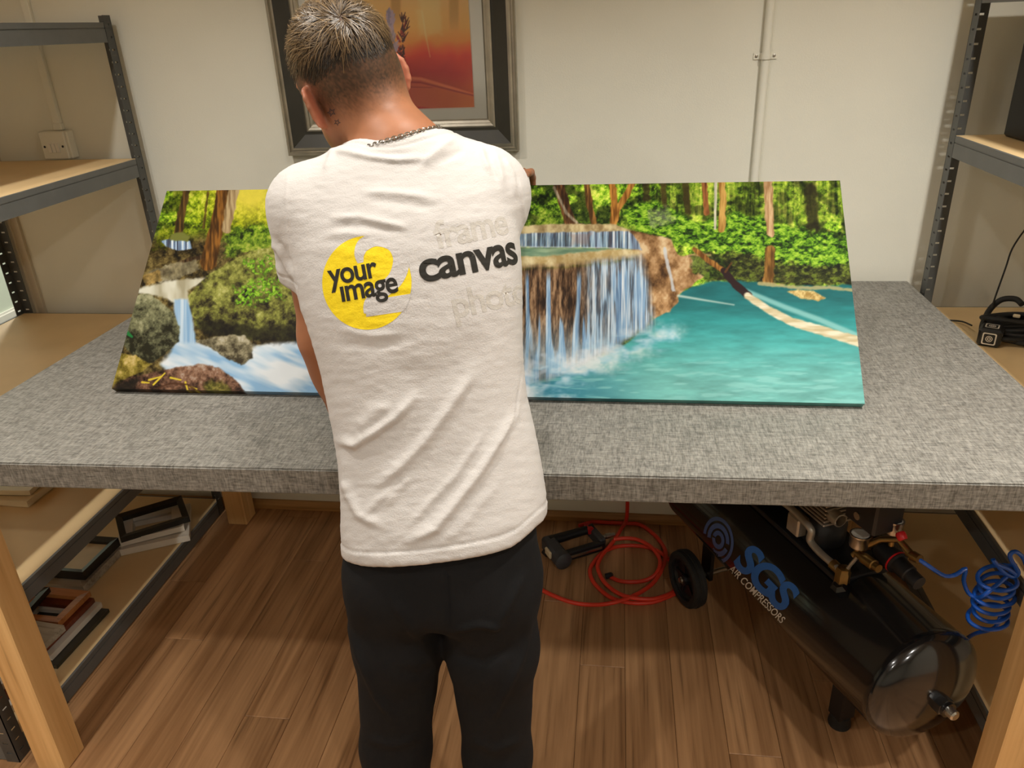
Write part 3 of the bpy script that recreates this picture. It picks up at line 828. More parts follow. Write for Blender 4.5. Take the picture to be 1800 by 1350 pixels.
# ------------------------------------------------------------------ framed abstract print on the wall
def paint_abstract(x, y):
    P = Painter(x, y)
    n1 = fbm(x * 0.02, y * 0.012, 4, 0); n2 = fbm(x * 0.05, y * 0.03, 3, 3)
    yy = y + (n1 - 0.5) * 30
    P.c = P.ramp(yy, [(-120, (206, 150, 84)), (0, (186, 148, 92)), (50, (190, 140, 74)), (75, (196, 116, 52)), (100, (176, 52, 40)), (130, (150, 28, 34)), (150, (152, 52, 36))])
    P.mix((176, 86, 44), sstep(790, 850, x) * sstep(85, 140, y) * 0.7)
    P.mix((206, 172, 120), P.poly([(735, -200), (775, -200), (775, 60), (735, 66)], 6, 6) * 0.35)
    P.mix((196, 78, 34), (1 - sstep(540, 600, x)) * 0.8)
    for k, (a, c) in enumerate((((694, -200), (150, 112, 60)), ((796, -200), (156, 120, 66)))):
        P.mix(c, P.stroke([a, (a[0] + 2, 40), (a[0] + 4, 80)], 8, 9, 3) * (1 - sstep(20, 75, y)) * 0.8)
    P.mix((206, 168, 116), P.stroke([(742, 20), (748, 60), (756, 100)], 1.6, 1.0, 1) * 0.5)
    # dune sweeping across the foot
    d1 = P.poly([(560, 132), (700, 134), (740, 138), (800, 156), (850, 172), (850, 210), (560, 210)], 2, 2)
    P.mix(P.ramp(x + (n2 - 0.5) * 40, [(640, (176, 66, 66)), (720, (170, 74, 58)), (780, (168, 78, 46)), (840, (178, 98, 54))]), d1)
    P.mix((212, 130, 92), P.stroke([(690, 134), (740, 138), (800, 156), (850, 172)], 2.4, 2.0, 1.5) * 0.5)
    P.mix((126, 24, 34), P.stroke([(690, 143), (740, 145), (800, 160), (850, 172)], 1.6, 1.2, 1.2) * 0.7)
    P.mix((130, 30, 38), P.stroke([(690, 152), (760, 154)], 0.9, 0.7, 1) * 0.6)
    P.mix((160, 34, 36), P.poly([(560, 190), (700, 186), (745, 188), (790, 196), (700, 212), (560, 212)], 1.5))
    # dark blossoms and a pale blue one
    r2 = np.random.default_rng(5)
    for k in range(70):
        a = r2.random(); bx, by = 706 + 10 * (r2.random() - .5) + (4 if a < .3 else 0), 34 + 78 * a
        if 74 < by < 86: continue
        P.mix((44, 8, 14) if k % 4 else (120, 16, 24), P.stroke([(bx, by), (bx + 14 * (r2.random() - 0.42), by - 5 - 8 * r2.random())], 1.3, 0.6, 0.6))
    for k in range(110):
        a = r2.random(); bx, by = 684 + 10 * a + 11 * (r2.random() - .5), 22 + 82 * a
        P.mix((140, 122, 136) if k % 3 else (112, 104, 122), P.stroke([(bx, by), (bx + 10 * (r2.random() - 0.5), by - 9)], 1.6, 0.8, 0.8))
    return np.clip(P.c, 0, 255)

FX0, FX1, FZ0, FZ1 = -1.0035, -0.2905, 1.3125, 2.16
fr = thing('framed_print', 'framed red and orange abstract print under glass in a silver and black frame', 'picture', ((FX0 + FX1) / 2, WY - 0.001, FZ0))
def moulding(w0, w1, prof, name, m, parent):
    """mitred frame between insets w0..w1; prof: [(inset, depth)]"""
    vs, fs = [], []
    X0, X1, Z1 = FX0 - (FX0 + FX1) / 2, FX1 - (FX0 + FX1) / 2, FZ1 - FZ0
    ins = [(w0, 0.0)] + prof + [(w1, 0.0)]
    for (w, d) in ins:
        vs += [(X0 + w, -d, w), (X1 - w, -d, w), (X1 - w, -d, Z1 - w), (X0 + w, -d, Z1 - w)]
    for i in range(len(ins) - 1):
        for k in range(4):
            k2 = (k + 1) % 4
            fs.append((i * 4 + k, i * 4 + k2, (i + 1) * 4 + k2, (i + 1) * 4 + k))
    return MB().add(vs, fs).build(name, m, parent)
moulding(0.0, 0.0225, [(0.0, 0.026), (0.004, 0.030), (0.009, 0.030), (0.010, 0.027), (0.017, 0.031), (0.0225, 0.031)], 'outer_moulding', M['silver'], fr)
moulding(0.0225, 0.068, [(0.0225, 0.030), (0.035, 0.026), (0.060, 0.018), (0.068, 0.018)], 'black_moulding', M['dark_mould'], fr)
moulding(0.068, 0.092, [(0.068, 0.020), (0.073, 0.023), (0.080, 0.021), (0.081, 0.018), (0.088, 0.016), (0.092, 0.012)], 'inner_moulding', M['silver'], fr)
cxm = (FX0 + FX1) / 2
# bevelled window mount
MW, MX0, MX1, MZ0, MZ1 = 0.090, -0.865 - cxm, -0.4175 - cxm, 1.4335 - FZ0, 2.05 - FZ0
o0 = [(FX0 - cxm + MW, MW), (FX1 - cxm - MW, MW), (FX1 - cxm - MW, FZ1 - FZ0 - MW), (FX0 - cxm + MW, FZ1 - FZ0 - MW)]
i0 = [(MX0, MZ0), (MX1, MZ0), (MX1, MZ1), (MX0, MZ1)]
i1 = [(MX0 + .003, MZ0 + .003), (MX1 - .003, MZ0 + .003), (MX1 - .003, MZ1 - .003), (MX0 + .003, MZ1 - .003)]
vs = [(x, -0.009, z) for x, z in o0] + [(x, -0.009, z) for x, z in i0] + [(x, -0.005, z) for x, z in i1]
fs = [(a * 4 + k, a * 4 + (k + 1) % 4, a * 4 + 4 + (k + 1) % 4, a * 4 + 4 + k) for a in (0, 1) for k in range(4)]
MB().add(vs, fs).build('mount', M['mount_card'], fr)
W, H = 240, 330
u, v = np.meshgrid(np.linspace(0, 1, W), np.linspace(0, 1, H)); u, v = u.ravel(), v.ravel()
P3 = np.stack([MX0 + (MX1 - MX0) * u, np.full(u.shape, -0.0045), MZ0 + (MZ1 - MZ0) * v], 1)
q = (P3 + np.array(fr.location) - CAM) @ CR
idx = np.arange(W * H).reshape(H, W)
me = np_mesh('art_print', P3, np.stack([idx[:-1, :-1], idx[:-1, 1:], idx[1:, 1:], idx[1:, :-1]], -1).reshape(-1, 4))
set_cols(me, np.clip(lin(paint_abstract(900 + FPX * q[:, 0] / q[:, 2], 675 + FPX * q[:, 1] / q[:, 2]) / 255) * 2.0, 0, 0.95))
me.materials.append(attr_mat('art_ink', 0.6))
link('art_print', me, None, fr)
MB().box((FX0 - cxm + 0.086, -0.0118, 0.086), (FX1 - cxm - 0.086, -0.0100, FZ1 - FZ0 - 0.086)).build('glass_pane', M['glass'], fr)
MB().box((FX0 - cxm + 0.002, -0.0035, 0.002), (FX1 - cxm - 0.002, 0.0, FZ1 - FZ0 - 0.002)).build('backing_board', M['hardboard'], fr)
# ------------------------------------------------------------------ implicit surfaces
def cap(p, a, b, ra, rb=None):
    a, b = np.asarray(a, float), np.asarray(b, float)
    rb = ra if rb is None else rb
    ab = b - a
    t = np.clip((p - a) @ ab / (ab @ ab), 0, 1)
    return np.linalg.norm(p - a - t[:, None] * ab, axis=1) - (ra + (rb - ra) * t)
def chain(p, pts, rs, k=0.004):
    d = None
    for i in range(len(pts) - 1):
        e = cap(p, pts[i], pts[i + 1], rs[i], rs[i + 1])
        d = e if d is None else smin(d, e, k)
    return d
def ell(p, c, r, A=None):
    q = p - np.asarray(c, float)
    if A is not None: q = q @ A
    r = np.asarray(r, float)
    k0 = np.linalg.norm(q / r, axis=1); k1 = np.linalg.norm(q / (r * r), axis=1)
    return k0 * (k0 - 1.0) / np.maximum(k1, 1e-9)
def smin(a, b, k):
    h = np.clip(0.5 + 0.5 * (b - a) / k, 0, 1)
    return b + (a - b) * h - k * h * (1 - h)
def smax(a, b, k):
    return -smin(-a, -b, k)
def loft(p, tab, e=2.3):
    """upright tube; tab rows: z, x_left, x_right, y_centre, half_depth"""
    T = np.asarray(tab, float); z = p[:, 2]
    xl, xr, yc, b = (np.interp(z, T[:, 0], T[:, i]) for i in (1, 2, 3, 4))
    cx, a = (xl + xr) / 2, (xr - xl) / 2
    u, v = np.abs((p[:, 0] - cx) / a), np.abs((p[:, 1] - yc) / b)
    m = (u ** e + v ** e) ** (1 / e)
    return (m - 1) * np.minimum(a, b) * 0.9

def sdf_mesh(fn, lo, hi, h, C=6):
    """sparse surface nets: fn(points) -> distance, evaluated only near the surface"""
    lo = np.asarray(lo, float); hi = np.asarray(hi, float)
    nc = np.ceil((hi - lo) / (h * C)).astype(int)
    n = nc * C + 1
    ci = np.stack(np.meshgrid(*[np.arange(k) for k in nc], indexing='ij'), -1).reshape(-1, 3)
    dc = fn(lo + (ci + 0.5) * C * h)
    F = np.where(dc > 0, 1.0, -1.0).reshape(nc).repeat(C, 0).repeat(C, 1).repeat(C, 2).astype(np.float32)
    F = np.pad(F, ((0, 1), (0, 1), (0, 1)), mode='edge')
    act = ci[np.abs(dc) < C * h * 1.35]
    g = np.stack(np.meshgrid(*[np.arange(C + 1)] * 3, indexing='ij'), -1).reshape(-1, 3)
    gi = (act[:, None, :] * C + g[None]).reshape(-1, 3)
    key = np.unique((gi[:, 0] * n[1] + gi[:, 1]) * n[2] + gi[:, 2])
    gi = np.stack([key // (n[1] * n[2]), key // n[2] % n[1], key % n[2]], 1)
    for s in range(0, len(gi), 400000):
        b = gi[s:s + 400000]
        F[b[:, 0], b[:, 1], b[:, 2]] = fn(lo + b * h)
    S = F < 0
    c8 = [S[i:i + n[0] - 1, j:j + n[1] - 1, k:k + n[2] - 1] for i in (0, 1) for j in (0, 1) for k in (0, 1)]
    allv, anyv = c8[0].copy(), c8[0].copy()
    for c in c8[1:]:
        allv &= c; anyv |= c
    A = np.argwhere(anyv & ~allv)
    vid = np.full(tuple(n - 1), -1, np.int32); vid[A[:, 0], A[:, 1], A[:, 2]] = np.arange(len(A))
    acc = np.zeros((len(A), 3)); cnt = np.zeros(len(A))
    corners = [(i, j, k) for i in (0, 1) for j in (0, 1) for k in (0, 1)]
    for a in corners:
        for ax in range(3):
            if a[ax]: continue
            b = list(a); b[ax] = 1
            fa = F[A[:, 0] + a[0], A[:, 1] + a[1], A[:, 2] + a[2]]
            fb = F[A[:, 0] + b[0], A[:, 1] + b[1], A[:, 2] + b[2]]
            m = (fa < 0) != (fb < 0)
            t = np.where(m, fa / np.where(m, fa - fb, 1), 0)
            pt = np.array(a, float)[None].repeat(len(A), 0); pt[:, ax] += t
            acc[m] += pt[m]; cnt[m] += 1
    V = lo + (A + acc / cnt[:, None]) * h
    quads = []
    for ax in range(3):
        u, w = (ax + 1) % 3, (ax + 2) % 3
        sl0 = [slice(None)] * 3; sl1 = [slice(None)] * 3
        sl0[ax] = slice(0, n[ax] - 1); sl1[ax] = slice(1, n[ax])
        s0, s1 = S[tuple(sl0)], S[tuple(sl1)]
        E = np.argwhere(s0 != s1)
        E = E[(E[:, u] > 0) & (E[:, w] > 0) & (E[:, u] < n[u] - 1) & (E[:, w] < n[w] - 1)]
        def cell(du, dw):
            c = E.copy(); c[:, u] += du; c[:, w] += dw
            return vid[c[:, 0], c[:, 1], c[:, 2]]
        q = np.stack([cell(-1, -1), cell(0, -1), cell(0, 0), cell(-1, 0)], 1)
        fl = ~s0[E[:, 0], E[:, 1], E[:, 2]]
        q[fl] = q[fl][:, ::-1]
        quads.append(q)
    Q = np.concatenate(quads)
    return V, Q[(Q >= 0).all(1)]
def scat(I, X, n):
    return np.stack([np.bincount(I, X[:, k], n) for k in range(3)], 1)
def relax(V, Q, it=2, f=0.5):
    I = np.concatenate([Q[:, i] for i in range(4)] * 2)
    J = np.concatenate([Q[:, (i + 1) % 4] for i in range(4)] + [Q[:, (i + 3) % 4] for i in range(4)])
    c = np.maximum(np.bincount(I, minlength=len(V)), 1)[:, None]
    for _ in range(it):
        V = V * (1 - f) + f * scat(I, V[J], len(V)) / c
    return V
def vnormals(V, Q):
    n = np.cross(V[Q[:, 2]] - V[Q[:, 0]], V[Q[:, 3]] - V[Q[:, 1]])
    N = sum(scat(Q[:, i], n, len(V)) for i in range(4))
    return N / np.maximum(np.linalg.norm(N, axis=1), 1e-12)[:, None]
def local(e, q, c, R, fn, k):
    """blend a detail in, evaluated only inside its bounding sphere"""
    m = ((q - np.asarray(c, float)) ** 2).sum(1) < R * R
    if m.any():
        g = fn(q[m]); e[m] = smin(e[m], g, k)
    return e
def to_px(V):
    q = (V - CAM) @ CR
    return 900 + FPX * q[:, 0] / q[:, 2], 675 + FPX * q[:, 1] / q[:, 2]
def rotm(th, ps, ph):
    return np.array(Matrix.Rotation(ps, 3, 'Z') @ Matrix.Rotation(-th, 3, 'X') @ Matrix.Rotation(-ph, 3, 'Y'))

# ------------------------------------------------------------------ the person
HEAD = np.array([-0.4434, 1.329, 1.5764])
HA = rotm(math.radians(14), math.radians(44), math.radians(14.5))
def hl_(x, y, z): return HEAD + HA @ np.array([x, y, z])
SH_L, EL_L, WR_L = np.array([-0.505, 1.225, 1.395]), np.array([-0.512, 1.225, 1.160]), np.array([-0.512, 1.275, 0.970])
SH_R, EL_R, WR_R = np.array([-0.205, 1.275, 1.405]), np.array([-0.235, 1.545, 1.335]), np.array([-0.243, 1.790, 1.335])
TORSO = [  # z, x_left, x_right, y_centre, half depth
    (0.78, -0.452, -0.107, 1.035, 0.112), (0.85, -0.452, -0.107, 1.045, 0.116), (0.90, -0.451, -0.106, 1.052, 0.116),
    (0.95, -0.449, -0.107, 1.064, 0.110), (1.00, -0.452, -0.116, 1.082, 0.104), (1.05, -0.460, -0.127, 1.100, 0.102),
    (1.10, -0.470, -0.140, 1.118, 0.103), (1.15, -0.480, -0.146, 1.136, 0.106), (1.20, -0.494, -0.148, 1.153, 0.110),
    (1.25, -0.510, -0.148, 1.170, 0.113), (1.30, -0.522, -0.150, 1.188, 0.114), (1.35, -0.530, -0.154, 1.204, 0.110),
    (1.39, -0.530, -0.162, 1.217, 0.102), (1.42, -0.518, -0.176, 1.227, 0.092), (1.45, -0.490, -0.205, 1.238, 0.078),
    (1.48, -0.440, -0.245, 1.250, 0.062), (1.505, -0.390, -0.285, 1.262, 0.040)]
NECK_B = np.array([-0.345, 1.262, 1.475])
def torso_d(p, shrink=0.0):
    d = loft(p, TORSO)
    d = smax(d, p[:, 2] - 1.50, 0.03)
    d = smin(d, cap(p, SH_L + (0.018, 0, -0.005), (-0.36, 1.245, 1.455), 0.062, 0.040), 0.05)
    d = smin(d, cap(p, SH_R + (-0.026, -0.01, 0.0), (-0.31, 1.25, 1.462), 0.064, 0.042), 0.05)
    return d + shrink
FING = {}
def finger_sets():
    """five separate fingers for each hand: list of (points, radii)"""
    out = []
    # right hand: palm above the top edge of the canvas, fingers hooked over it, thumb in front
    for i, (dx, L) in enumerate(((-0.028, 0.92), (-0.009, 1.0), (0.010, 0.95), (0.027, 0.78))):
        x = -0.236 + dx
        out.append(([(x, 1.848, 1.334), (x + dx * 0.12, 1.848 + 0.042 * L, 1.330), (x + dx * 0.15, 1.884 + 0.030 * L, 1.312), (x + dx * 0.15, 1.890 + 0.030 * L, 1.312 - 0.024 * L)],
                    [0.0095, 0.0088, 0.0082, 0.0072]))
    out.append(([(-0.262, 1.812, 1.325), (-0.284, 1.835, 1.312), (-0.286, 1.856, 1.302), (-0.280, 1.862, 1.295)], [0.0125, 0.0105, 0.0095, 0.0080]))
    # left hand: lying on the table, fingers forward
    for i, (dx, L) in enumerate(((-0.027, 0.80), (-0.009, 0.95), (0.010, 1.0), (0.028, 0.93))):
        x = -0.508 + dx
        out.append(([(x, 1.340, 0.945), (x + dx * 0.15, 1.340 + 0.040 * L, 0.943), (x + dx * 0.2, 1.340 + 0.064 * L, 0.933), (x + dx * 0.2, 1.340 + 0.083 * L, 0.9245)],
                    [0.0095, 0.0088, 0.0080, 0.0070]))
    out.append(([(-0.490, 1.300, 0.945), (-0.464, 1.322, 0.936), (-0.452, 1.344, 0.930), (-0.448, 1.360, 0.926)], [0.0125, 0.0105, 0.0092, 0.0078]))
    return out
FS = finger_sets()
def ear(p, sgn):
    c = hl_(sgn * 0.0790, -0.008, -0.018)
    flare = np.array(Matrix.Rotation(sgn * math.radians(42), 3, 'Z')) if True else None
    E = HA @ flare @ np.array(Matrix.Rotation(math.radians(8), 3, 'X'))
    d = ell(p, c + E @ np.array([0, -0.004, 0.0]), (0.0050, 0.0205, 0.031), E)
    rim = [c + E @ np.array([sgn * 0.002, 0.0195 * math.cos(a) - 0.005, 0.031 * math.sin(a) + (0.0 if a > -1 else 0)]) for a in np.linspace(0.35, 4.6, 9)]
    d = smin(d, chain(p, rim, [0.0042] * 9, 0.003), 0.004)
    d = smin(d, ell(p, c + E @ np.array([0, 0.004, -0.028]), (0.0055, 0.009, 0.010), E), 0.006)
    return d
def head_d(q):
    h = ell(q, hl_(0, -0.012, 0.032), (0.0755, 0.0965, 0.0900), HA)
    h = smin(h, ell(q, hl_(0, 0.012, 0.010), (0.0725, 0.083, 0.082), HA), 0.02)
    h = smin(h, ell(q, hl_(0, -0.050, -0.020), (0.062, 0.050, 0.060), HA), 0.03)
    h = smin(h, ell(q, hl_(0, 0.038, -0.045), (0.056, 0.052, 0.062), HA), 0.03)
    for s in (-1, 1):
        h = smin(h, cap(q, hl_(s * 0.060, 0.005, -0.055), hl_(s * 0.022, 0.082, -0.098), 0.015, 0.015), 0.03)
    h = smin(h, ell(q, hl_(0, 0.088, -0.098), (0.022, 0.014, 0.014), HA), 0.02)
    h = smin(h, cap(q, hl_(0, 0.092, 0.012), hl_(0, 0.114, -0.026), 0.008, 0.011), 0.012)
    for s in (-1, 1):
        h = smin(h, ell(q, hl_(s * 0.010, 0.106, -0.030), (0.008, 0.009, 0.007), HA), 0.008)
        h = smin(h, cap(q, hl_(s * 0.012, 0.092, 0.026), hl_(s * 0.050, 0.074, 0.026), 0.009, 0.007), 0.012)
        h = smax(h, -ell(q, hl_(s * 0.031, 0.096, 0.006), (0.017, 0.012, 0.011), HA), 0.010)
        h = smin(h, ell(q, hl_(s * 0.031, 0.078, 0.005), (0.0125, 0.0125, 0.0125), HA), 0.003)
    h = smin(h, cap(q, hl_(-0.018, 0.096, -0.060), hl_(0.018, 0.096, -0.060), 0.0060), 0.006)
    h = smin(h, cap(q, hl_(-0.015, 0.094, -0.071), hl_(0.015, 0.094, -0.071), 0.0065), 0.006)
    return h
def body_d(p):
    d = torso_d(p, 0.013)
    d = smax(d, 0.93 - p[:, 2], 0.01)
    # pelvis and legs (inside the trousers)
    d = smin(d, loft(p, [(0.6, -0.43, -0.13, 1.04, 0.09), (1.0, -0.43, -0.13, 1.07, 0.085)]) + 0.012 + np.maximum(0, np.maximum(p[:, 2] - 0.97, 0.78 - p[:, 2])) * 1.0, 0.03)
    for hx, kx, ax in ((-0.365, -0.405, -0.408), (-0.200, -0.206, -0.205)):
        d = smin(d, chain(p, [(hx, 1.04, 0.84), (kx, 1.02, 0.46), (ax, 1.00, 0.09)], [0.072, 0.048, 0.034], 0.03), 0.03)
        d = smin(d, cap(p, (ax, 1.01, 0.045), (ax, 1.15, 0.035), 0.030, 0.024), 0.03)
    near = p[:, 2] > 0.88
    q = p[near]
    e = np.full(len(q), 1e3)
    # neck
    e = smin(e, cap(q, NECK_B, hl_(0, -0.030, -0.055), 0.062, 0.056), 0.02)
    e = smin(e, cap(q, NECK_B + (-0.01, 0.015, 0.0), hl_(0, 0.0, -0.07), 0.056, 0.052), 0.02)
    e = local(e, q, HEAD, 0.24, head_d, 0.028)
    for s in (-1, 1):
        e = local(e, q, hl_(s * 0.08, -0.015, -0.018), 0.075, lambda w: ear(w, s), 0.006)
    # arms
    e = smin(e, chain(q, [SH_L, EL_L, WR_L], [0.052, 0.0385, 0.0265], 0.03), 0.02)
    e = smin(e, ell(q, (EL_L + WR_L) / 2 + (0, 0, 0.05), (0.040, 0.038, 0.075)), 0.03)
    e = smin(e, chain(q, [SH_R, EL_R, WR_R], [0.052, 0.0385, 0.0265], 0.03), 0.02)
    # palms
    e = smin(e, ell(q, (-0.508, 1.312, 0.945), (0.040, 0.045, 0.0150)), 0.025)
    e = smin(e, ell(q, (-0.243, 1.822, 1.334), (0.040, 0.045, 0.0150)), 0.025)
    for c, fs in (((-0.245, 1.86, 1.32), FS[:5]), ((-0.50, 1.36, 0.94), FS[5:])):
        def hand(w):
            f = None
            for pts, rs in fs:
                g = chain(w, pts, rs, 0.003)
                f = g if f is None else np.minimum(f, g)
            return f
        e = local(e, q, c, 0.13, hand, 0.006)
    d[near] = smin(d[near], e, 0.03)
    return d
BV, BQ = sdf_mesh(body_d, (-0.64, 0.88, 0.0), (-0.06, 1.96, 1.74), 0.0032, 8)
BV = relax(BV, BQ, 1, 0.4)
# skin tones, cropped hair fade, lips, brows
L = (BV - HEAD) @ HA
lx, ly, lz = L[:, 0], L[:, 1], L[:, 2]
skin = np.tile(lin(np.array([160, 107, 76]) / 255), (len(BV), 1))
bl = fbm(BV[:, 0] * 60, BV[:, 2] * 60 + BV[:, 1] * 40, 3, 1)
skin = skin * (0.93 + 0.14 * bl)[:, None]
near_ear = np.exp(-(((np.abs(lx) - 0.086) / 0.012) ** 4 + ((ly + 0.015) / 0.030) ** 4 + ((lz + 0.018) / 0.042) ** 4))
skin = skin * (1 - near_ear[:, None]) + near_ear[:, None] * lin(np.array([206, 128, 100]) / 255)
line = lz - 0.10 * ly  # fade line climbs towards the temples
n_ = (fbm(lx * 800, lz * 800 + ly * 600, 2, 2) - 0.5)
fade = sstep(-0.064, 0.000, line - 0.10 * np.clip(ly + 0.01, 0, 1) + 0.012 * n_)
fade *= 1 - sstep(0.040, 0.075, ly + 0.2 * (0.06 - lz))          # no hair on the face
fade *= 1 - np.exp(-(((np.abs(lx) - 0.089) / 0.0135) ** 4 + ((ly + 0.014) / 0.032) ** 4 + ((lz + 0.018) / 0.042) ** 4)) * 0.97
fade *= (lz > -0.12)
hairc = lin(np.array([56, 43, 29]) / 255)
wt = np.clip(fade * (0.88 + 0.5 * n_), 0, 0.97)[:, None]
skin = skin * (1 - wt) + hairc * wt
face = ly > 0.06
lips = face * np.exp(-((lx / 0.020) ** 4 + ((lz + 0.066) / 0.010) ** 4)) * (ly > 0.085)
skin = skin * (1 - 0.6 * lips[:, None]) + 0.6 * lips[:, None] * lin(np.array([178, 96, 88]) / 255)
brow = face * np.exp(-(((np.abs(lx) - 0.032) / 0.018) ** 4 + ((lz - 0.029) / 0.005) ** 4))
skin = skin * (1 - 0.75 * brow[:, None]) + 0.75 * brow[:, None] * hairc
me = np_mesh('person', BV - np.array([-0.285, 1.04, 0.0]), BQ)
set_cols(me, skin)
me.materials.append(attr_mat('skin', 0.50, spec=0.35, bump=0.05, bscale=500, sss=0.12))
person = link('person', me, None, None, (-0.285, 1.04, 0.0))
tag(person, 'person in a white printed t-shirt and black trousers leaning over the table, seen from behind', 'person')
PO = np.array([-0.285, 1.04, 0.0])
body_bvh = BVHTree.FromPolygons([tuple(v) for v in BV], [tuple(q) for q in BQ])

# ------------------------------------------------------------------ t-shirt
def hem_z(p):
    return 0.903 + 0.17 * (p[:, 0] + 0.257) - 0.28 * (p[:, 1] - 0.95) + 0.02 * np.exp(-((p[:, 0] + 0.11) / 0.03) ** 2)
SLA = np.array([-0.505, 1.225, 1.395]); SLB = np.array([-0.513, 1.232, 1.260])
SRA = np.array([-0.214, 1.275, 1.398]); SRB = np.array([-0.225, 1.440, 1.355])
def cut(p, a, b, t):
    u = (b - a) / np.linalg.norm(b - a)
    return (p - (a + (b - a) * t)) @ u
def shirt_d(p):
    d = torso_d(p)
    sl = smax(cap(p, SLA, SLB, 0.060, 0.060), cut(p, SLA, SLB + (0.018, 0, 0.012), 0.97), 0.006)
    sr = smax(cap(p, SRA, SRB, 0.068, 0.064), cut(p, SRA, SRB, 0.95), 0.006)
    d = smin(d, sl, 0.028)
    d = smin(d, sr, 0.035)
    # neck opening
    d = smax(d, -cap(p, NECK_B + (0.0, 0.012, 0.026), hl_(0, -0.015, -0.02), 0.066, 0.074), 0.006)
    d = smax(d, hem_z(p) - p[:, 2], 0.004)
    return d
SV, SQ = sdf_mesh(shirt_d, (-0.62, 0.86, 0.80), (-0.06, 1.50, 1.56), 0.0034, 8)
SV = relax(SV, SQ, 3, 0.5)
sx, sy = to_px(SV); SN = vnormals(SV, SQ)
def fold(pts, w, amp, sharp=1.0):
    """cloth ridge along a line on the back of the shirt: soft on one side, steeper on the other"""
    I = np.nonzero(facing)[0]
    xs, ys = [p[0] for p in pts], [p[1] for p in pts]
    I = I[(sx[I] > min(xs) - 3 * w) & (sx[I] < max(xs) + 3 * w) & (sy[I] > min(ys) - 3 * w) & (sy[I] < max(ys) + 3 * w)]
    X, Y = sx[I], sy[I]
    d = np.full(len(I), 1e9); T = np.zeros(len(I)); sg = np.zeros(len(I))
    for i in range(len(pts) - 1):
        (ax, ay), (bx, by) = pts[i], pts[i + 1]
        vx, vy = bx - ax, by - ay; L2 = vx * vx + vy * vy
        t = np.clip(((X - ax) * vx + (Y - ay) * vy) / L2, 0, 1)
        q = np.hypot(X - ax - t * vx, Y - ay - t * vy)
        s_ = np.sign((X - ax) * vy - (Y - ay) * vx)
        m = q < d; d[m] = q[m]; T[m] = (i + t[m]) / (len(pts) - 1); sg[m] = s_[m]
    ww = np.where(sg > 0, w, w * sharp)
    prof = np.exp(-(d / ww) ** 2) * np.clip(np.sin(np.pi * np.clip(0.06 + 0.88 * T, 0, 1)) * 1.6, 0, 1)
    disp[I] += amp * prof
facing = (SN @ np.array([0.0, -1.0, 0.3])) > -0.15
disp = np.zeros(len(SV))
FOLDS = [
    ([(598, 778), (625, 783), (662, 760), (700, 732), (728, 700)], 10, 0.0075, 0.6),
    ([(668, 852), (712, 815), (750, 775), (800, 705), (830, 660)], 11, 0.0060, 0.7),
    ([(722, 922), (757, 882), (800, 838), (828, 796), (850, 760)], 8, 0.0035, 0.8),
    ([(722, 952), (767, 930), (805, 882), (845, 830), (872, 785), (908, 726)], 11, 0.0075, 0.6),
    ([(822, 910), (850, 880), (878, 848)], 8, 0.0022, 1), ([(640, 905), (665, 880), (690, 862)], 8, 0.003, 1),
    ([(605, 842), (612, 870), (630, 905), (668, 925)], 9, 0.0045, 0.8), ([(604, 800), (606, 840), (612, 868)], 8, 0.003, 1),
    ([(632, 758), (655, 728), (690, 712)], 14, 0.0040, 1), ([(680, 890), (700, 862), (722, 838)], 7, 0.0022, 1),
    ([(770, 960), (800, 935), (832, 905)], 8, 0.002, 1),
    ([(690, 640), (740, 668), (800, 640), (860, 590)], 30, -0.0030, 1),
    # below the collar
    ([(585, 265), (610, 268), (650, 277), (700, 283), (752, 279)], 7, 0.0042, 0.6),
    ([(640, 268), (690, 270), (722, 268)], 5, -0.0022, 1),
    ([(800, 243), (778, 258), (757, 276), (742, 292)], 8, 0.0050, 0.7), ([(815, 262), (800, 270), (770, 284)], 7, -0.0030, 1),
    ([(584, 262), (580, 280), (570, 300)], 6, 0.0032, 0.8),
    ([(842, 258), (850, 280), (860, 302)], 6, 0.0040, 0.7), ([(868, 268), (878, 295), (884, 330)], 6, 0.0035, 0.7),
    ([(888, 282), (900, 305), (906, 340)], 5, 0.0030, 0.7), ([(856, 268), (866, 292), (874, 315)], 4, -0.0024, 1),
    ([(912, 318), (918, 350), (922, 390)], 4, 0.0025, 0.7),
    # across the shoulder blades
    ([(640, 338), (700, 340), (760, 350)], 8, 0.0028, 0.7), ([(650, 352), (700, 356), (770, 366)], 8, -0.0022, 1),
    ([(585, 384), (630, 382), (690, 395), (716, 400)], 7, 0.0026, 0.7), ([(590, 398), (640, 396), (700, 410)], 7, -0.0020, 1),
    ([(580, 412), (610, 410), (650, 414)], 6, 0.0018, 1),
    ([(600, 580), (650, 590), (700, 588)], 7, 0.0018, 0.8), ([(590, 602), (650, 610), (720, 596)], 9, -0.0018, 1),
    # left sleeve
    ([(474, 428), (490, 440), (506, 470), (516, 492)], 6, 0.0040, 0.7), ([(486, 420), (500, 440), (512, 468)], 5, -0.0025, 1),
    ([(476, 442), (484, 466), (500, 488)], 5, 0.0030, 0.8),
]
for f_ in FOLDS: fold(*f_)
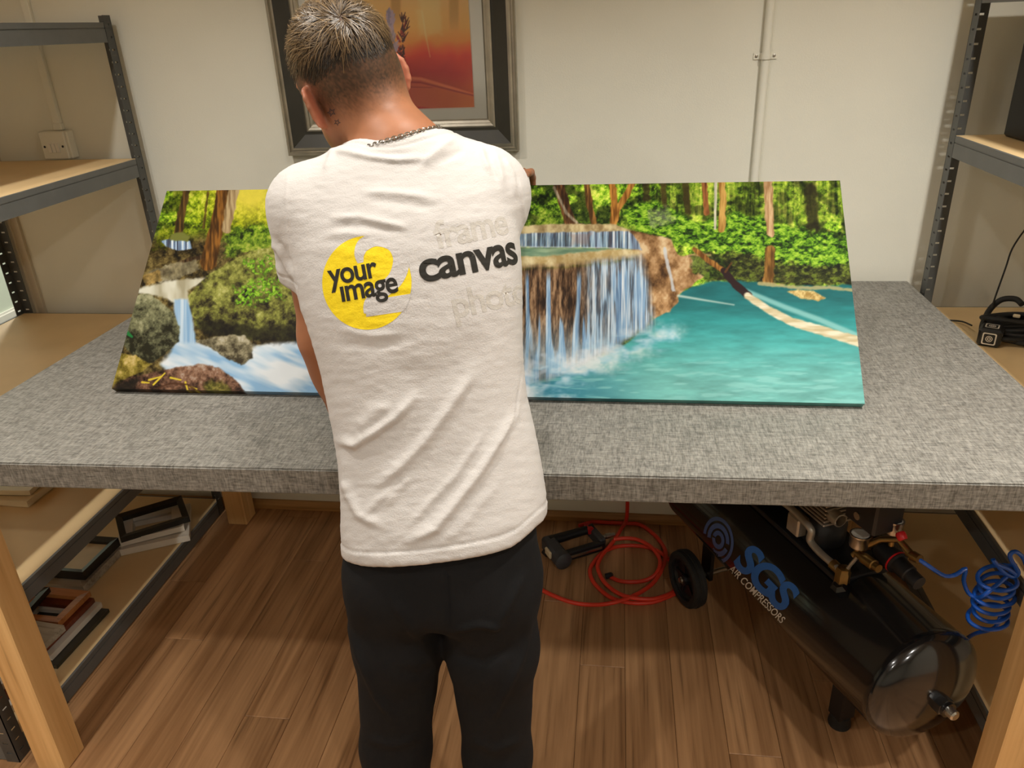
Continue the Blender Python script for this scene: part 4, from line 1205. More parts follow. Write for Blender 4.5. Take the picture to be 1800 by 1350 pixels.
# shoulder seam, side seam
fold([(506, 306), (503, 350), (506, 400), (514, 450), (524, 500)], 2.2, 0.0014)
fold([(918, 650), (905, 735), (888, 770), (868, 800)], 2.0, -0.0012)
wr = fbm(sx * 0.05 + sy * 0.03, sy * 0.12, 4, 1) - 0.5
wr2 = fbm(sx * 0.16, sy * 0.30, 3, 3) - 0.5
disp += 0.0016 * wr * facing + 0.0004 * wr2
hz = SV[:, 2] - hem_z(SV)
dn = cap(SV, NECK_B + (0.0, 0.012, 0.026), hl_(0, -0.015, -0.02), 0.066, 0.074)
disp += 0.0010 * (1 - sstep(0.014, 0.017, dn)) - 0.0010 * np.exp(-((dn - 0.0175) / 0.0018) ** 2)
disp += 0.0016 * (1 - sstep(0.021, 0.025, hz)) - 0.0012 * np.exp(-((hz - 0.0255) / 0.0022) ** 2)
for a_, b_, t_ in ((SLA, SLB + (0.018, 0, 0.012), 0.97), (SRA, SRB, 0.95)):
    cu_ = cut(SV, a_, b_, t_); nr_ = np.linalg.norm(SV - b_, axis=1) < 0.11
    disp += nr_ * (0.0012 * (1 - sstep(0.016, 0.019, -cu_)) - 0.0010 * np.exp(-((-cu_ - 0.0195) / 0.002) ** 2))
SV = SV + SN * disp[:, None]
shirt_white = mat('white_cotton_jersey', rgb(194, 190, 187), 0.85, var=0.02, scale=30, bump=0.20, bscale=420, spec=0.2)
me = np_mesh('t_shirt', SV - PO, SQ)
me.materials.append(shirt_white)
shirt = link('t_shirt', me, None, person)
shirt['label'] = 'white cotton t-shirt with yellow and black print'
shirt_bvh = BVHTree.FromPolygons([tuple(v) for v in SV], [tuple(q) for q in SQ])
# ------------------------------------------------------------------ trousers and shoes
HIPS = [(0.55, -0.46, -0.105, 1.03, 0.095), (0.70, -0.452, -0.120, 1.035, 0.108), (0.80, -0.448, -0.116, 1.042, 0.112), (0.88, -0.443, -0.118, 1.050, 0.107), (1.0, -0.435, -0.125, 1.07, 0.09)]
def trouser_d(p):
    d = smax(loft(p, HIPS), p[:, 2] - 0.955, 0.01)
    d = smax(d, 0.735 - p[:, 2], 0.06)
    a = chain(p, [(-0.366, 1.040, 0.80), (-0.374, 1.030, 0.66), (-0.404, 1.02, 0.40), (-0.410, 1.005, 0.10)], [0.087, 0.079, 0.064, 0.058], 0.03)
    b = chain(p, [(-0.206, 1.040, 0.80), (-0.206, 1.030, 0.66), (-0.206, 1.02, 0.40), (-0.206, 1.005, 0.10)], [0.084, 0.078, 0.061, 0.057], 0.03)
    d = smin(smin(d + 0.007, a, 0.04), smin(d + 0.007, b, 0.04), 0.012)
    return smax(d, 0.075 - p[:, 2], 0.006)
TV, TQ = sdf_mesh(trouser_d, (-0.52, 0.88, 0.05), (-0.06, 1.19, 1.0), 0.0045, 8)
TV = relax(TV, TQ, 3, 0.5)
sx, sy = to_px(TV); SN = vnormals(TV, TQ); facing = SN[:, 1] < 0.3; disp = np.zeros(len(TV))
for f_ in [([(783, 985), (788, 1040), (793, 1108)], 2.5, -0.0030), ([(777, 985), (782, 1040), (787, 1105)], 2.0, 0.0012),
           ([(612, 1080), (630, 1150), (660, 1220), (690, 1262)], 7, 0.0042), ([(920, 1010), (895, 1060), (865, 1110)], 8, 0.0036),
           ([(935, 1080), (915, 1160), (880, 1230), (865, 1265)], 7, 0.0038), ([(800, 1108), (840, 1098), (880, 1102)], 5, 0.0040),
           ([(690, 1050), (720, 1100), (752, 1140)], 9, 0.0030), ([(800, 1150), (850, 1165), (900, 1140)], 9, -0.0030),
           ([(650, 1300), (690, 1310), (740, 1296)], 8, 0.0028), ([(830, 1300), (870, 1318), (915, 1300)], 8, 0.0028),
           ([(700, 1180), (740, 1190), (765, 1170)], 10, -0.0030)]:
    fold(*f_)
disp *= 1.5
disp += 0.0045 * (fbm(TV[:, 0] * 16, TV[:, 2] * 11, 3, 2) - 0.5)
TV = TV + SN * disp[:, None]
me = np_mesh('trousers', TV - PO, TQ)
me.materials.append(mat('black_cotton_twill', rgb(21, 21, 22), 0.9, var=0.14, scale=14, bump=0.12, bscale=500, spec=0.2))
tr = link('trousers', me, None, person); tr['label'] = 'loose black cotton trousers'
for ax in (-0.408, -0.205):
    def shoe_d(p, ax=ax):
        d = smin(ell(p, (ax, 1.02, 0.055), (0.044, 0.075, 0.050)), ell(p, (ax, 1.11, 0.036), (0.043, 0.085, 0.036)), 0.03)
        return smax(d, 0.0225 - p[:, 2], 0.006)
    V, Q = sdf_mesh(shoe_d, (ax - 0.07, 0.92, 0.0), (ax + 0.07, 1.24, 0.13), 0.005, 6)
    me = np_mesh('shoe', V - PO, Q); me.materials.append(M['black_plastic'])
    sh = link('shoe', me, None, person)
    poly_ = [(ax + 0.046 * math.cos(a) * (1 if math.sin(a) > 0 else 0.9), 1.075 + 0.128 * math.sin(a)) for a in np.linspace(0, 2 * math.pi, 28)[:-1]]
    s_ = MB().prism(poly_, 0.0005, 0.027).build('sole', M['white_frame'], sh, loc=tuple(-PO))
# ------------------------------------------------------------------ hair
EC, ER = np.array([0, -0.012, 0.032]), np.array([0.0755, 0.0965, 0.0900])
def ray_hit(bvh, px, py):
    r = pray(px, py)
    h = bvh.ray_cast(Vector(CAM), Vector(r).normalized())
    return h
_h = ray_hit(body_bvh, 598, 30)
whorl = ((np.array(_h[0]) - HEAD) @ HA - EC) / ER
whorl /= np.linalg.norm(whorl)
def strands(n, region, length, lift0, lift1, width, cols, swirl, seed, segs=5, jit=0.25, flow=None):
    r = np.random.default_rng(seed)
    D = r.normal(size=(n * 12, 3)); D /= np.linalg.norm(D, axis=1)[:, None]
    P = EC + D * ER
    D = D[region(P, r)][:n]; n = len(D)
    ax = np.cross(whorl, D); ax /= np.maximum(np.linalg.norm(ax, axis=1), 1e-6)[:, None]
    T = np.cross(ax, D)                       # away from the whorl
    a = swirl + jit * r.normal(size=n)
    T = T * np.cos(a)[:, None] + ax * np.sin(a)[:, None]
    if flow is not None:
        T = T + flow; T -= D * (T * D).sum(1)[:, None]; T /= np.linalg.norm(T, axis=1)[:, None]
    Ls = length * (0.65 + 0.6 * r.random(n)) / 0.087
    l1 = lift1 * (0.4 + 0.9 * r.random(n))
    curl = 0.25 * r.normal(size=n)
    B = np.cross(D, T)
    V, C = [], []
    c0 = np.array(cols[0]); c1 = np.array(cols[1])
    mixv = r.random(n) ** 1.4
    base = lin((c0 * (1 - mixv[:, None]) + c1 * mixv[:, None]) / 255)
    wv = width * (0.7 + 0.6 * r.random(n))
    for k in range(segs + 1):
        t = k / segs
        ang = Ls * t
        d = D * np.cos(ang)[:, None] + T * np.sin(ang)[:, None] + B * (curl * ang * t * 0.6)[:, None]
        d /= np.linalg.norm(d, axis=1)[:, None]
        lift = 1 + (lift0 + (l1 - lift0) * math.sin(min(1.0, t * 1.25) * math.pi / 2)) / 0.087
        p = EC + d * ER * lift[:, None]
        w = wv * (1 - 0.75 * t)
        for sgn in (-1, 1):
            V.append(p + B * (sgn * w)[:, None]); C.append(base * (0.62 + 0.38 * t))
    V = np.stack(V, 1); C = np.stack(C, 1)    # n, 2*(segs+1), 3
    m = 2 * (segs + 1)
    f = np.array([(2 * k, 2 * k + 1, 2 * k + 3, 2 * k + 2) for k in range(segs)])
    F = (np.arange(n)[:, None, None] * m + f[None]).reshape(-1, 4)
    return V.reshape(-1, 3), F, C.reshape(-1, 3)
def top_region(P, r):
    x, y, z = P.T
    edge = 0.056 - 0.12 * (y + 0.05) + 0.006 * r.normal(size=len(P))
    return (z > edge) & (y < 0.074 + 0.02 * r.random(len(P)))
def band_region(P, r):
    x, y, z = P.T
    lo_ = -0.020 - 0.02 * r.random(len(P))
    return (z > lo_ + 0.25 * np.clip(y, 0, 1)) & (z < 0.070) & (y < 0.045)
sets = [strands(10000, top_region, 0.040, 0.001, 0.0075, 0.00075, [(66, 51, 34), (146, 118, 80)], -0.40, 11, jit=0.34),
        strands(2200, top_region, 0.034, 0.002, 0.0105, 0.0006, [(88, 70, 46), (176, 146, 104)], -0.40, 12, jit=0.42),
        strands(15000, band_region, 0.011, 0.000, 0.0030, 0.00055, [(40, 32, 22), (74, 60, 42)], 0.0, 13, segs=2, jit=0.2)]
off = 0; Vs, Fs, Cs = [], [], []
for V, F, C in sets:
    Vs.append(V); Fs.append(F + off); Cs.append(C); off += len(V)
V = np.concatenate(Vs) @ HA.T + HEAD - PO
me = np_mesh('hair', V, np.concatenate(Fs))
set_cols(me, np.concatenate(Cs))
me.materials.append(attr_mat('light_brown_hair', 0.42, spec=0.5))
hair = link('hair', me, None, person)
hair['label'] = 'short light brown hair, longer on top'

# ------------------------------------------------------------------ necklace and tattoo
NA = (hl_(0, -0.02, -0.02) - NECK_B); NA = NA / np.linalg.norm(NA)
mb = MB()
for k in range(76):
    a = 2 * math.pi * k / 76
    u = np.cross(NA, [1, 0, 0]); u /= np.linalg.norm(u); w = np.cross(NA, u)
    c = np.array([-0.345, 1.262, 1.4915]); NA = np.array([-0.26, 0.12, 1.0]); NA /= np.linalg.norm(NA)
    d = u * math.cos(a) + w * math.sin(a)
    h = body_bvh.ray_cast(Vector(c + d * 0.20), Vector(-d))
    p = np.array(h[0]) if h[0] is not None and np.linalg.norm(np.array(h[0]) - c) < 0.082 else c + d * 0.066
    p = p + d * 0.0030
    t_ = np.cross(NA, d)
    e2 = NA if k % 2 else d
    ring = [p + t_ * 0.0046 * math.cos(b) + e2 * 0.0030 * math.sin(b) for b in np.linspace(0, 2 * math.pi, 9)[:-1]]
    mb.tube([tuple(q - PO) for q in ring], 0.0010, 5, closed=True)
nk = mb.build('necklace', M['steel'], person, smooth=True); nk['label'] = 'silver curb chain necklace'; nk['kind'] = 'stuff'

def project_mesh(name, V2, F2, m, parent, bvh, offset, label=None, maxlen=5.0, clip=None):
    """lays a flat print (digitised coordinates) onto the surface it is printed on"""
    bm = bmesh.new()
    vs = [bm.verts.new((x, y, 0)) for x, y in V2]
    for f in F2:
        try: bm.faces.new([vs[i] for i in f])
        except ValueError: pass
    bmesh.ops.triangulate(bm, faces=bm.faces)
    for _ in range(6):
        es = [e for e in bm.edges if e.calc_length() > maxlen]
        if not es: break
        bmesh.ops.subdivide_edges(bm, edges=es, cuts=1)
        bmesh.ops.triangulate(bm, faces=bm.faces)
    bad = []
    if clip:
        cx_, cy_, rx_, ry_ = clip
        bmesh.ops.delete(bm, geom=[f for f in bm.faces if ((f.calc_center_median().x - cx_) / rx_) ** 2 + ((f.calc_center_median().y - cy_) / ry_) ** 2 > 1], context='FACES')
    for v in bm.verts:
        h = ray_hit(bvh, v.co.x, v.co.y)
        if h[0] is None: bad.append(v); continue
        v.co = h[0] + h[1] * offset - Vector(PO)
    bmesh.ops.delete(bm, geom=bad, context='VERTS')
    long_ = [f for f in bm.faces if max(e.calc_length() for e in f.edges) > 0.025]
    bmesh.ops.delete(bm, geom=long_, context='FACES')
    me = bpy.data.meshes.new(name); bm.to_mesh(me); bm.free()
    for p in me.polygons: p.use_smooth = True
    me.materials.append(m)
    o = link(name, me, None, parent)
    if label: o['label'] = label
    return o
def text2d(body, bold=0.0, spacing=1.0):
    """outline text as 2-D triangles, x-height 1, baseline 0, left edge 0"""
    def raw(s):
        cu = bpy.data.curves.new('lettering', 'FONT'); cu.body = s; cu.size = 1.0
        cu.offset = bold; cu.space_character = spacing; cu.resolution_u = 6
        ob = bpy.data.objects.new('lettering', cu); COL.objects.link(ob)
        dg = bpy.context.evaluated_depsgraph_get(); dg.update()
        me = bpy.data.meshes.new_from_object(ob.evaluated_get(dg))
        V = np.array([v.co[:2] for v in me.vertices]); F = [tuple(p.vertices) for p in me.polygons]
        bpy.data.objects.remove(ob); bpy.data.curves.remove(cu); bpy.data.meshes.remove(me)
        return V, F
    xv, _ = raw('x'); xh = xv[:, 1].max() - xv[:, 1].min(); y0 = xv[:, 1].min()
    V, F = raw(body)
    V = (V - [V[:, 0].min(), y0]) / xh
    return V, F
def lay(V, o, ang, xh, wx=1.0, R=None):
    s, t = V[:, 0] * xh * wx, V[:, 1] * xh
    if R: s = R * np.sin(np.clip(s / R, -1.5, 1.5))
    a = math.radians(ang)
    return np.stack([o[0] + s * math.cos(a) - t * math.sin(a), o[1] - s * math.sin(a) - t * math.cos(a)], 1)
ink_black = mat('black_screen_print', rgb(44, 42, 38), 0.7, var=0.08, scale=200, spec=0.2)
ink_yellow = mat('yellow_screen_print', rgb(232, 205, 34), 0.7, var=0.05, scale=120, bump=0.15, bscale=420, spec=0.2)
ink_ghost = mat('faded_show_through_print', rgb(184, 179, 172), 0.85, var=0.04, scale=200, bump=0.2, bscale=420, spec=0.2)
# yellow disc: rings of quads
V, F = [(645, 497)], []
nr, na = 16, 72
for i in range(1, nr + 1):
    for k in range(na):
        a = 2 * math.pi * k / na
        V.append((645 + 78.5 * i / nr * math.cos(a), 497 + 82.5 * i / nr * math.sin(a)))
for k in range(na):
    F.append((0, 1 + k, 1 + (k + 1) % na))
for i in range(nr - 1):
    for k in range(na):
        F.append((1 + i * na + k, 1 + (i + 1) * na + k, 1 + (i + 1) * na + (k + 1) % na, 1 + i * na + (k + 1) % na))
project_mesh('disc_print', V, F, ink_yellow, shirt, shirt_bvh, 0.0003, 'yellow disc print', 5)
# the numeral cut out of the disc: stem arc, neck and foot as one band
def band(pts, ws, foot=None):
    P = [Vector((x, y, 0)) for x, y in pts]; P = catmull(P, 8)
    W = np.interp(np.linspace(0, 1, len(P)), np.linspace(0, 1, len(ws)), ws)
    L_, R_ = [], []
    for i, p in enumerate(P):
        t = (P[min(i + 1, len(P) - 1)] - P[max(i - 1, 0)]).normalized()
        n = Vector((-t.y, t.x, 0)) * W[i]
        L_.append(p + n); R_.append(p - n)
    V = [(v.x, v.y) for v in L_ + R_]; m = len(P)
    return V, [(i, i + 1, m + i + 1, m + i) for i in range(m - 1)]
V, F = band([(634, 462), (632, 446), (640, 430), (662, 421), (690, 428), (704, 448), (704, 470), (694, 492), (672, 512), (652, 534), (648, 552)],
            [5, 9, 12, 12, 13, 14, 14.5, 14, 13, 12, 8])
project_mesh('numeral_print', V, F, shirt_white, shirt, shirt_bvh, 0.0005, 'white numeral two cut into the yellow disc', 3, (645, 497, 80, 84))
project_mesh('numeral_print', [(643, 529), (724, 516), (722, 540), (706, 548), (644, 557)], [(0, 1, 2, 3, 4)], shirt_white, shirt, shirt_bvh, 0.0005, None, 3, (645, 497, 80, 84))
for body, o, ang, xh, wx, R, m, off, bold in (
        ('your', (580, 503), 10.5, 27.0, 0.86, None, ink_black, 0.0008, 0.020),
        ('\u0131mage', (602, 531), 10.0, 27.0, 0.86, None, ink_black, 0.0008, 0.020),
        ('canvas', (741, 498), 11.5, 39.0, 1.10, 206, ink_black, 0.0007, 0.025),
        ('frame', (768, 438), 12.0, 33.0, 0.98, 186, ink_ghost, 0.0003, 0.020),
        ('photo', (800, 560), 12.5, 33.0, 0.98, 186, ink_ghost, 0.0003, 0.020)):
    V, F = text2d(body, bold, 0.93)
    project_mesh('lettering_print', lay(V, o, ang, xh, wx, R), F, m, shirt, shirt_bvh, off, {'frame': 'faint grey show-through lettering', 'photo': 'faint grey show-through lettering'}.get(body, 'black lettering'), 5)
def star(cx, cy, r, rot):
    o_, i_ = [], []
    for k in range(10):
        a = rot + math.pi * k / 5; q = r if k % 2 == 0 else r * 0.45
        o_.append((cx + q * math.cos(a), cy + q * math.sin(a))); i_.append((cx + (q - r * .24) * math.cos(a), cy + (q - r * .24) * math.sin(a)))
    return o_ + i_, [(k, (k + 1) % 10, 10 + (k + 1) % 10, 10 + k) for k in range(10)]
ink_tat = mat('tattoo_ink', rgb(48, 46, 50), 0.6, var=0.1)
for (cx, cy, r, rot) in ((583, 197, 8.5, 0.5), (593, 215, 6.5, 0.1)):
    V, F = star(cx, cy, r, rot)
    project_mesh('tattoo', V, F, ink_tat, person, body_bvh, 0.0004, 'small outlined star tattoo behind the ear', 3)
# ------------------------------------------------------------------ air compressor under the table
CN_ = np.array([0.661, 1.326, 0.0]); CA = np.array([-0.425, 0.905, 0.0]); CA /= np.linalg.norm(CA)
CS = np.array([-CA[1], CA[0], 0.0])
TL, TR_, TZC = 0.868, 0.138, 0.340
cmp_ = thing('air_compressor', 'black horizontal-tank air compressor with blue lettering under the table', 'compressor', tuple(CN_), math.atan2(CA[1], CA[0]))
CM = np.stack([CA, CS, [0, 0, 1]])          # world -> local rows
def cp(px, py, off=0.0):
    """point on the compressor seen at a digitised spot, 'off' to the side of the tank axis"""
    r = pray(px, py); o = CN_ + CS * off
    t = ((o - CAM) @ CS) / (r @ CS)
    return tuple(CM @ (CAM + r * t - CN_))
X90 = Matrix.Rotation(math.pi / 2, 4, 'Y')
prof = [(0.0001, -0.052)] + [(TR_ * math.sin(a), -0.052 * math.cos(a)) for a in np.linspace(0.12, math.pi / 2, 12)]
prof += [(TR_ + 0.0012, 0.0), (TR_ + 0.0012, 0.012), (TR_, 0.0135), (TR_, TL * 0.33), (TR_, TL * 0.66), (TR_, TL - 0.0135), (TR_ + 0.0012, TL - 0.012), (TR_ + 0.0012, TL)]
prof += [(TR_ * math.cos(a), TL + 0.052 * math.sin(a)) for a in np.linspace(0.0, math.pi / 2 - 0.12, 12)] + [(0.0001, TL + 0.052)]
tank = MB().lathe(prof, 72, Matrix.Translation((0, 0, TZC)) @ X90).build('tank', M['black_gloss'], cmp_, smooth=True)
tank['label'] = 'glossy black steel air tank'
MB().lathe([(0.021, 0.0), (0.021, 0.022), (0.017, 0.024)], 6, Matrix.Translation((-0.046, 0, TZC)) @ Matrix.Rotation(-math.pi / 2, 4, 'Y')).lathe([(0.0175, 0.02), (0.0175, 0.030)], 24, Matrix.Translation((-0.046, 0, TZC)) @ Matrix.Rotation(-math.pi / 2, 4, 'Y')).build('port_boss', M['black_gloss'], cmp_, smooth=True)
MB().lathe([(0.0115, 0.0), (0.0115, 0.016), (0.0085, 0.019)], 16, Matrix.Translation((-0.074, 0, TZC)) @ Matrix.Rotation(-math.pi / 2, 4, 'Y')).build('drain_plug', M['steel'], cmp_, smooth=True)
# foot under the near end
MB().box((0.185, -0.035, 0.034), (0.225, 0.010, TZC - 0.128)).build('bracket', M['black_plastic'], cmp_)
MB().lathe([(0.026, 0.0), (0.028, 0.006), (0.024, 0.034), (0.016, 0.038)], 20, Matrix.Translation((0.205, -0.012, 0))).build('rubber_foot', M['rubber'], cmp_, smooth=True)
MB().box((0.175, -0.06, TZC - 0.140), (0.235, 0.04, TZC - 0.124)).build('foot_plate', M['black_plastic'], cmp_)
# wheels on the far end
MB().cyl((0.745, -0.15, 0.092), (0.745, 0.15, 0.092), 0.008, 12).build('axle', M['steel'], cmp_)
for y in (-0.055, 0.055):
    MB().box((0.72, y - 0.006, 0.082), (0.77, y + 0.006, TZC - 0.11)).build('axle_bracket', M['black_plastic'], cmp_)
for sg in (1, -1):
    T_ = Matrix.Translation((0.745, sg * 0.122, 0.0915)) @ Matrix.Rotation(-sg * math.pi / 2, 4, 'X')
    w = MB().lathe([(0.066, -0.020), (0.080, -0.022), (0.088, -0.017), (0.0895, -0.007), (0.0885, -0.005), (0.091, -0.003), (0.091, 0.003), (0.0885, 0.005), (0.0895, 0.007), (0.088, 0.017), (0.080, 0.022), (0.066, 0.020), (0.066, -0.020)], 48, T_).build('tyre', M['rubber'], cmp_, smooth=True)
    mb = MB().lathe([(0.0655, -0.012), (0.067, 0.012), (0.060, 0.012), (0.055, 0.004), (0.0, 0.004)], 48, T_)
    mb.lathe([(0.020, 0.0), (0.018, 0.018), (0.010, 0.020)], 24, T_)
    for k in range(5):
        a = 2 * math.pi * k / 5
        mb.box((0.012, -0.006, 0.002), (0.060, 0.006, 0.009), rot=None)
        n = 8
        R_ = T_ @ Matrix.Rotation(a, 4, 'Z')
        mb.v[-n:] = [tuple(R_ @ Vector(v)) for v in mb.v[-n:]]
    h = mb.build('hub', M['black_plastic'], w, smooth=True)
    MB().lathe([(0.0105, 0.017), (0.0105, 0.022), (0.007, 0.026)], 16, T_).build('axle_cap', M['steel'], h, smooth=True)
# mounting deck, motor, pump
MB().box((0.20, -0.075, TZC + 0.128), (0.66, 0.070, TZC + 0.142), bev=0.002).build('deck', M['black_plastic'], cmp_)
MB().lathe([(0.050, 0.0), (0.062, 0.012), (0.062, 0.15), (0.050, 0.165)], 32, Matrix.Translation((0.50, -0.01, TZC + 0.205)) @ X90).build('motor', M['black_plastic'], cmp_, smooth=True)
pc = Vector((0.355, -0.005, TZC + 0.142))
MB().lathe([(0.052, 0.0), (0.052, 0.05), (0.044, 0.06), (0.044, 0.075)], 32, Matrix.Translation(pc)).build('crankcase', M['black_plastic'], cmp_, smooth=True)
for k in range(7):
    MB().bbox((pc.x - 0.058, pc.y - 0.050, pc.z + 0.076 + k * 0.0105), (pc.x + 0.052, pc.y + 0.054, pc.z + 0.0815 + k * 0.0105), 0.002).build('cooling_fin', M['alu'], cmp_)
MB().cyl((pc.x, pc.y, pc.z + 0.07), (pc.x, pc.y, pc.z + 0.15), 0.036, 24).bbox((pc.x - 0.060, pc.y - 0.052, pc.z + 0.150), (pc.x + 0.054, pc.y + 0.056, pc.z + 0.185), 0.004).build('cylinder_head', M['alu'], cmp_, smooth=True)
MB().lathe([(0.017, 0.0), (0.017, 0.030), (0.014, 0.031), (0.013, 0.010), (0.0, 0.010)], 20, Matrix.Translation((pc.x - 0.052, pc.y + 0.03, pc.z + 0.105)) @ Matrix.Rotation(-math.pi / 2, 4, 'Y')).build('intake_port', M['alu'], cmp_, smooth=True)
q0 = Vector(cp(1400, 925, 0.055))
MB().bbox((q0.x - 0.025, q0.y - 0.018, q0.z - 0.016), (q0.x + 0.02, q0.y + 0.016, q0.z + 0.035), 0.004).build('lug', M['alu'], cmp_)
# delivery pipe and valve
o_ = 0.062
pp = [cp(1372, 880, o_), cp(1390, 893, o_), cp(1410, 912, o_), cp(1426, 932, o_), cp(1424, 950, o_), cp(1440, 970, o_), cp(1458, 986, o_), cp(1474, 1000, o_)]
MB().tube(catmull(pp, 6), 0.0088, 12).build('delivery_pipe', M['alu'], cmp_, smooth=True)
v0 = Vector(cp(1482, 1008, 0.058))
mb = MB().lathe([(0.017, -0.030), (0.017, 0.004), (0.0145, 0.008), (0.0145, 0.016), (0.009, 0.019)], 6, Matrix.Translation(v0))
mb.cyl(tuple(v0), tuple(v0 + (Vector(pp[-2]) - v0).normalized() * 0.034), 0.0125, 12)
mb.build('check_valve', M['brass'], cmp_, smooth=True)
# pressure switch, gauges, regulator
b0 = Vector(cp(1532, 912, 0.03))
pb = MB().bbox((b0.x - 0.045, b0.y - 0.042, b0.z - 0.012), (b0.x + 0.045, b0.y + 0.034, b0.z + 0.10), 0.005).build('pressure_switch', M['black_plastic'], cmp_)
MB().lathe([(0.009, 0), (0.009, 0.002)], 16, Matrix.Translation((b0.x + 0.006, b0.y + 0.034, b0.z + 0.012)) @ Matrix.Rotation(-math.pi / 2, 4, 'X')).build('cover_screw', M['steel'], pb)
def gauge(px, py, off, r=0.0205):
    c = Vector(cp(px, py, off))
    g = MB().lathe([(r * 0.95, -0.026), (r, -0.022), (r, 0.0), (r * 1.08, 0.002), (r * 1.08, 0.006), (r * 0.92, 0.006), (r * 0.9, 0.003), (0, 0.003)], 28, Matrix.Translation(c)).build('gauge', M['steel'], cmp_, smooth=True)
    MB().lathe([(r * 0.9, 0.0031), (r * 0.9, 0.0036)], 28, Matrix.Translation(c)).build('dial_face', M['white_frame'], g)
    MB().cyl(tuple(c - Vector((0, 0, 0.06))), tuple(c - Vector((0, 0, 0.024))), 0.006, 10).build('gauge_stem', M['brass'], g)
    return c
g1 = gauge(1512, 942, 0.045); g2 = gauge(1574, 918, 0.0, 0.017)
rg0, rg1 = Vector(cp(1506, 972, 0.045)), Vector(cp(1545, 1000, 0.045))
dv = (rg1 - rg0)
mb = MB().tube([rg0, rg0 + dv * 0.3, rg0 + dv * 0.32, rg0 + dv * 0.78, rg0 + dv * 0.8, rg1], [0.009, 0.009, 0.0125, 0.0125, 0.0095, 0.0095], 12)
mb.tube([Vector(cp(1500, 976, 0.045)), Vector(cp(1528, 958, 0.03)), Vector(cp(1548, 948, 0.02)), Vector(cp(1580, 948, 0.0)), Vector(cp(1600, 972, 0.0))], 0.0075, 10)
mb.build('manifold', M['brass'], cmp_, smooth=True)
MB().tube([cp(1488, 1002, 0.055), cp(1496, 992, 0.052), cp(1508, 978, 0.048)], 0.004, 8).build('unloader_tube', M['alu'], cmp_, smooth=True)
k0 = Vector(cp(1586, 945, 0.01))
MB().lathe([(0.009, -0.005), (0.0105, 0.0), (0.0105, 0.009), (0.008, 0.012)], 16, Matrix.Translation(k0) @ Matrix.Rotation(0.9, 4, 'Y')).build('regulator_knob', M['red_plastic'], cmp_, smooth=True)
h0, h1 = Vector(cp(1548, 962, -0.01)), Vector(cp(1616, 1026, -0.01))
MB().tube([h0, h0 + (h1 - h0) * 0.45, h0 + (h1 - h0) * 0.47, h0 + (h1 - h0) * 0.75, h0 + (h1 - h0) * 0.77, h1], [0.022, 0.026, 0.020, 0.019, 0.0165, 0.016], 20).build('filter_housing', M['black_plastic'], cmp_, smooth=True)
MB().tube([h0 + (h1 - h0) * 0.40, h0 + (h1 - h0) * 0.43], 0.0268, 20).build('filter_ring', M['red_plastic'], cmp_, smooth=True)
c0, c1 = Vector(cp(1596, 972, 0.0)), Vector(cp(1612, 981, 0.0))
MB().tube([c0, c0 + (c1 - c0) * 0.5, c0 + (c1 - c0) * 0.55, c1 + (c1 - c0) * 0.3], [0.0085, 0.0085, 0.011, 0.010], 12).build('quick_coupling', M['brass'], cmp_, smooth=True)
MB().lathe([(0.02, 0), (0.021, 0.012), (0.012, 0.02)], 6, Matrix.Translation((0.20, 0.062, TZC + 0.118)) @ Matrix.Rotation(-0.45, 4, 'X')).build('tank_bung', M['black_gloss'], cmp_, smooth=True)
# lettering
_tm = tank.data; W_ = Matrix(((CA[0], CS[0], 0, CN_[0]), (CA[1], CS[1], 0, CN_[1]), (0, 0, 1, 0), (0, 0, 0, 1)))
tank_bvh = BVHTree.FromPolygons([tuple(W_ @ v.co) for v in _tm.vertices], [tuple(p.vertices) for p in _tm.polygons])
_po = PO; PO = np.zeros(3)
ink_blue = mat('blue_decal', rgb(44, 100, 176), 0.4, var=0.05, scale=100)
ink_slate = mat('slate_blue_decal', rgb(74, 98, 158), 0.4, var=0.05, scale=100)
ink_white = mat('white_decal', rgb(225, 222, 214), 0.4, var=0.03, scale=100)
def decal(name, V, F, m, label=None, ml=7.0):
    o = project_mesh(name, V, F, m, None, tank_bvh, 0.0006, label, ml)
    iv = W_.inverted()
    o.data.transform(iv); o.parent = tank
for (ra, rb, gap) in ((1.0, 0.83, None), (0.72, 0.50, 0.5), (0.40, 0.20, 3.6)):
    V, F = [], []; n = 48
    for k in range(n + 1):
        a = 2 * math.pi * k / n
        for q in (ra, rb):
            x, y = 26.5 * q * math.cos(a), 41 * q * math.sin(a)
            t = math.radians(-8); V.append((1263 + x * math.cos(t) - y * math.sin(t), 949 + x * math.sin(t) + y * math.cos(t)))
    for k in range(n):
        if gap is not None and abs((2 * math.pi * k / n - gap + math.pi) % (2 * math.pi) - math.pi) < 0.16: continue
        F.append((2 * k, 2 * k + 1, 2 * k + 3, 2 * k + 2))
    decal('logo_ring', V, F, ink_slate, 'blue concentric ring emblem')
V, F = text2d('SGS', 0.035, 0.9)
L0 = V[:, 0].max()
decal('lettering', lay(V, (1286, 990), -45.5, 36.0, 124 / (36.0 * L0)), F, ink_blue, 'large blue letters')
V, F = text2d('AIR COMPRESSORS', 0.012, 1.0)
L0 = V[:, 0].max()
decal('lettering', lay(V, (1280, 1001), -45.6, 8.2, 133 / (8.2 * L0)), F, ink_white, 'small white letters', 4.0)
PO = _po

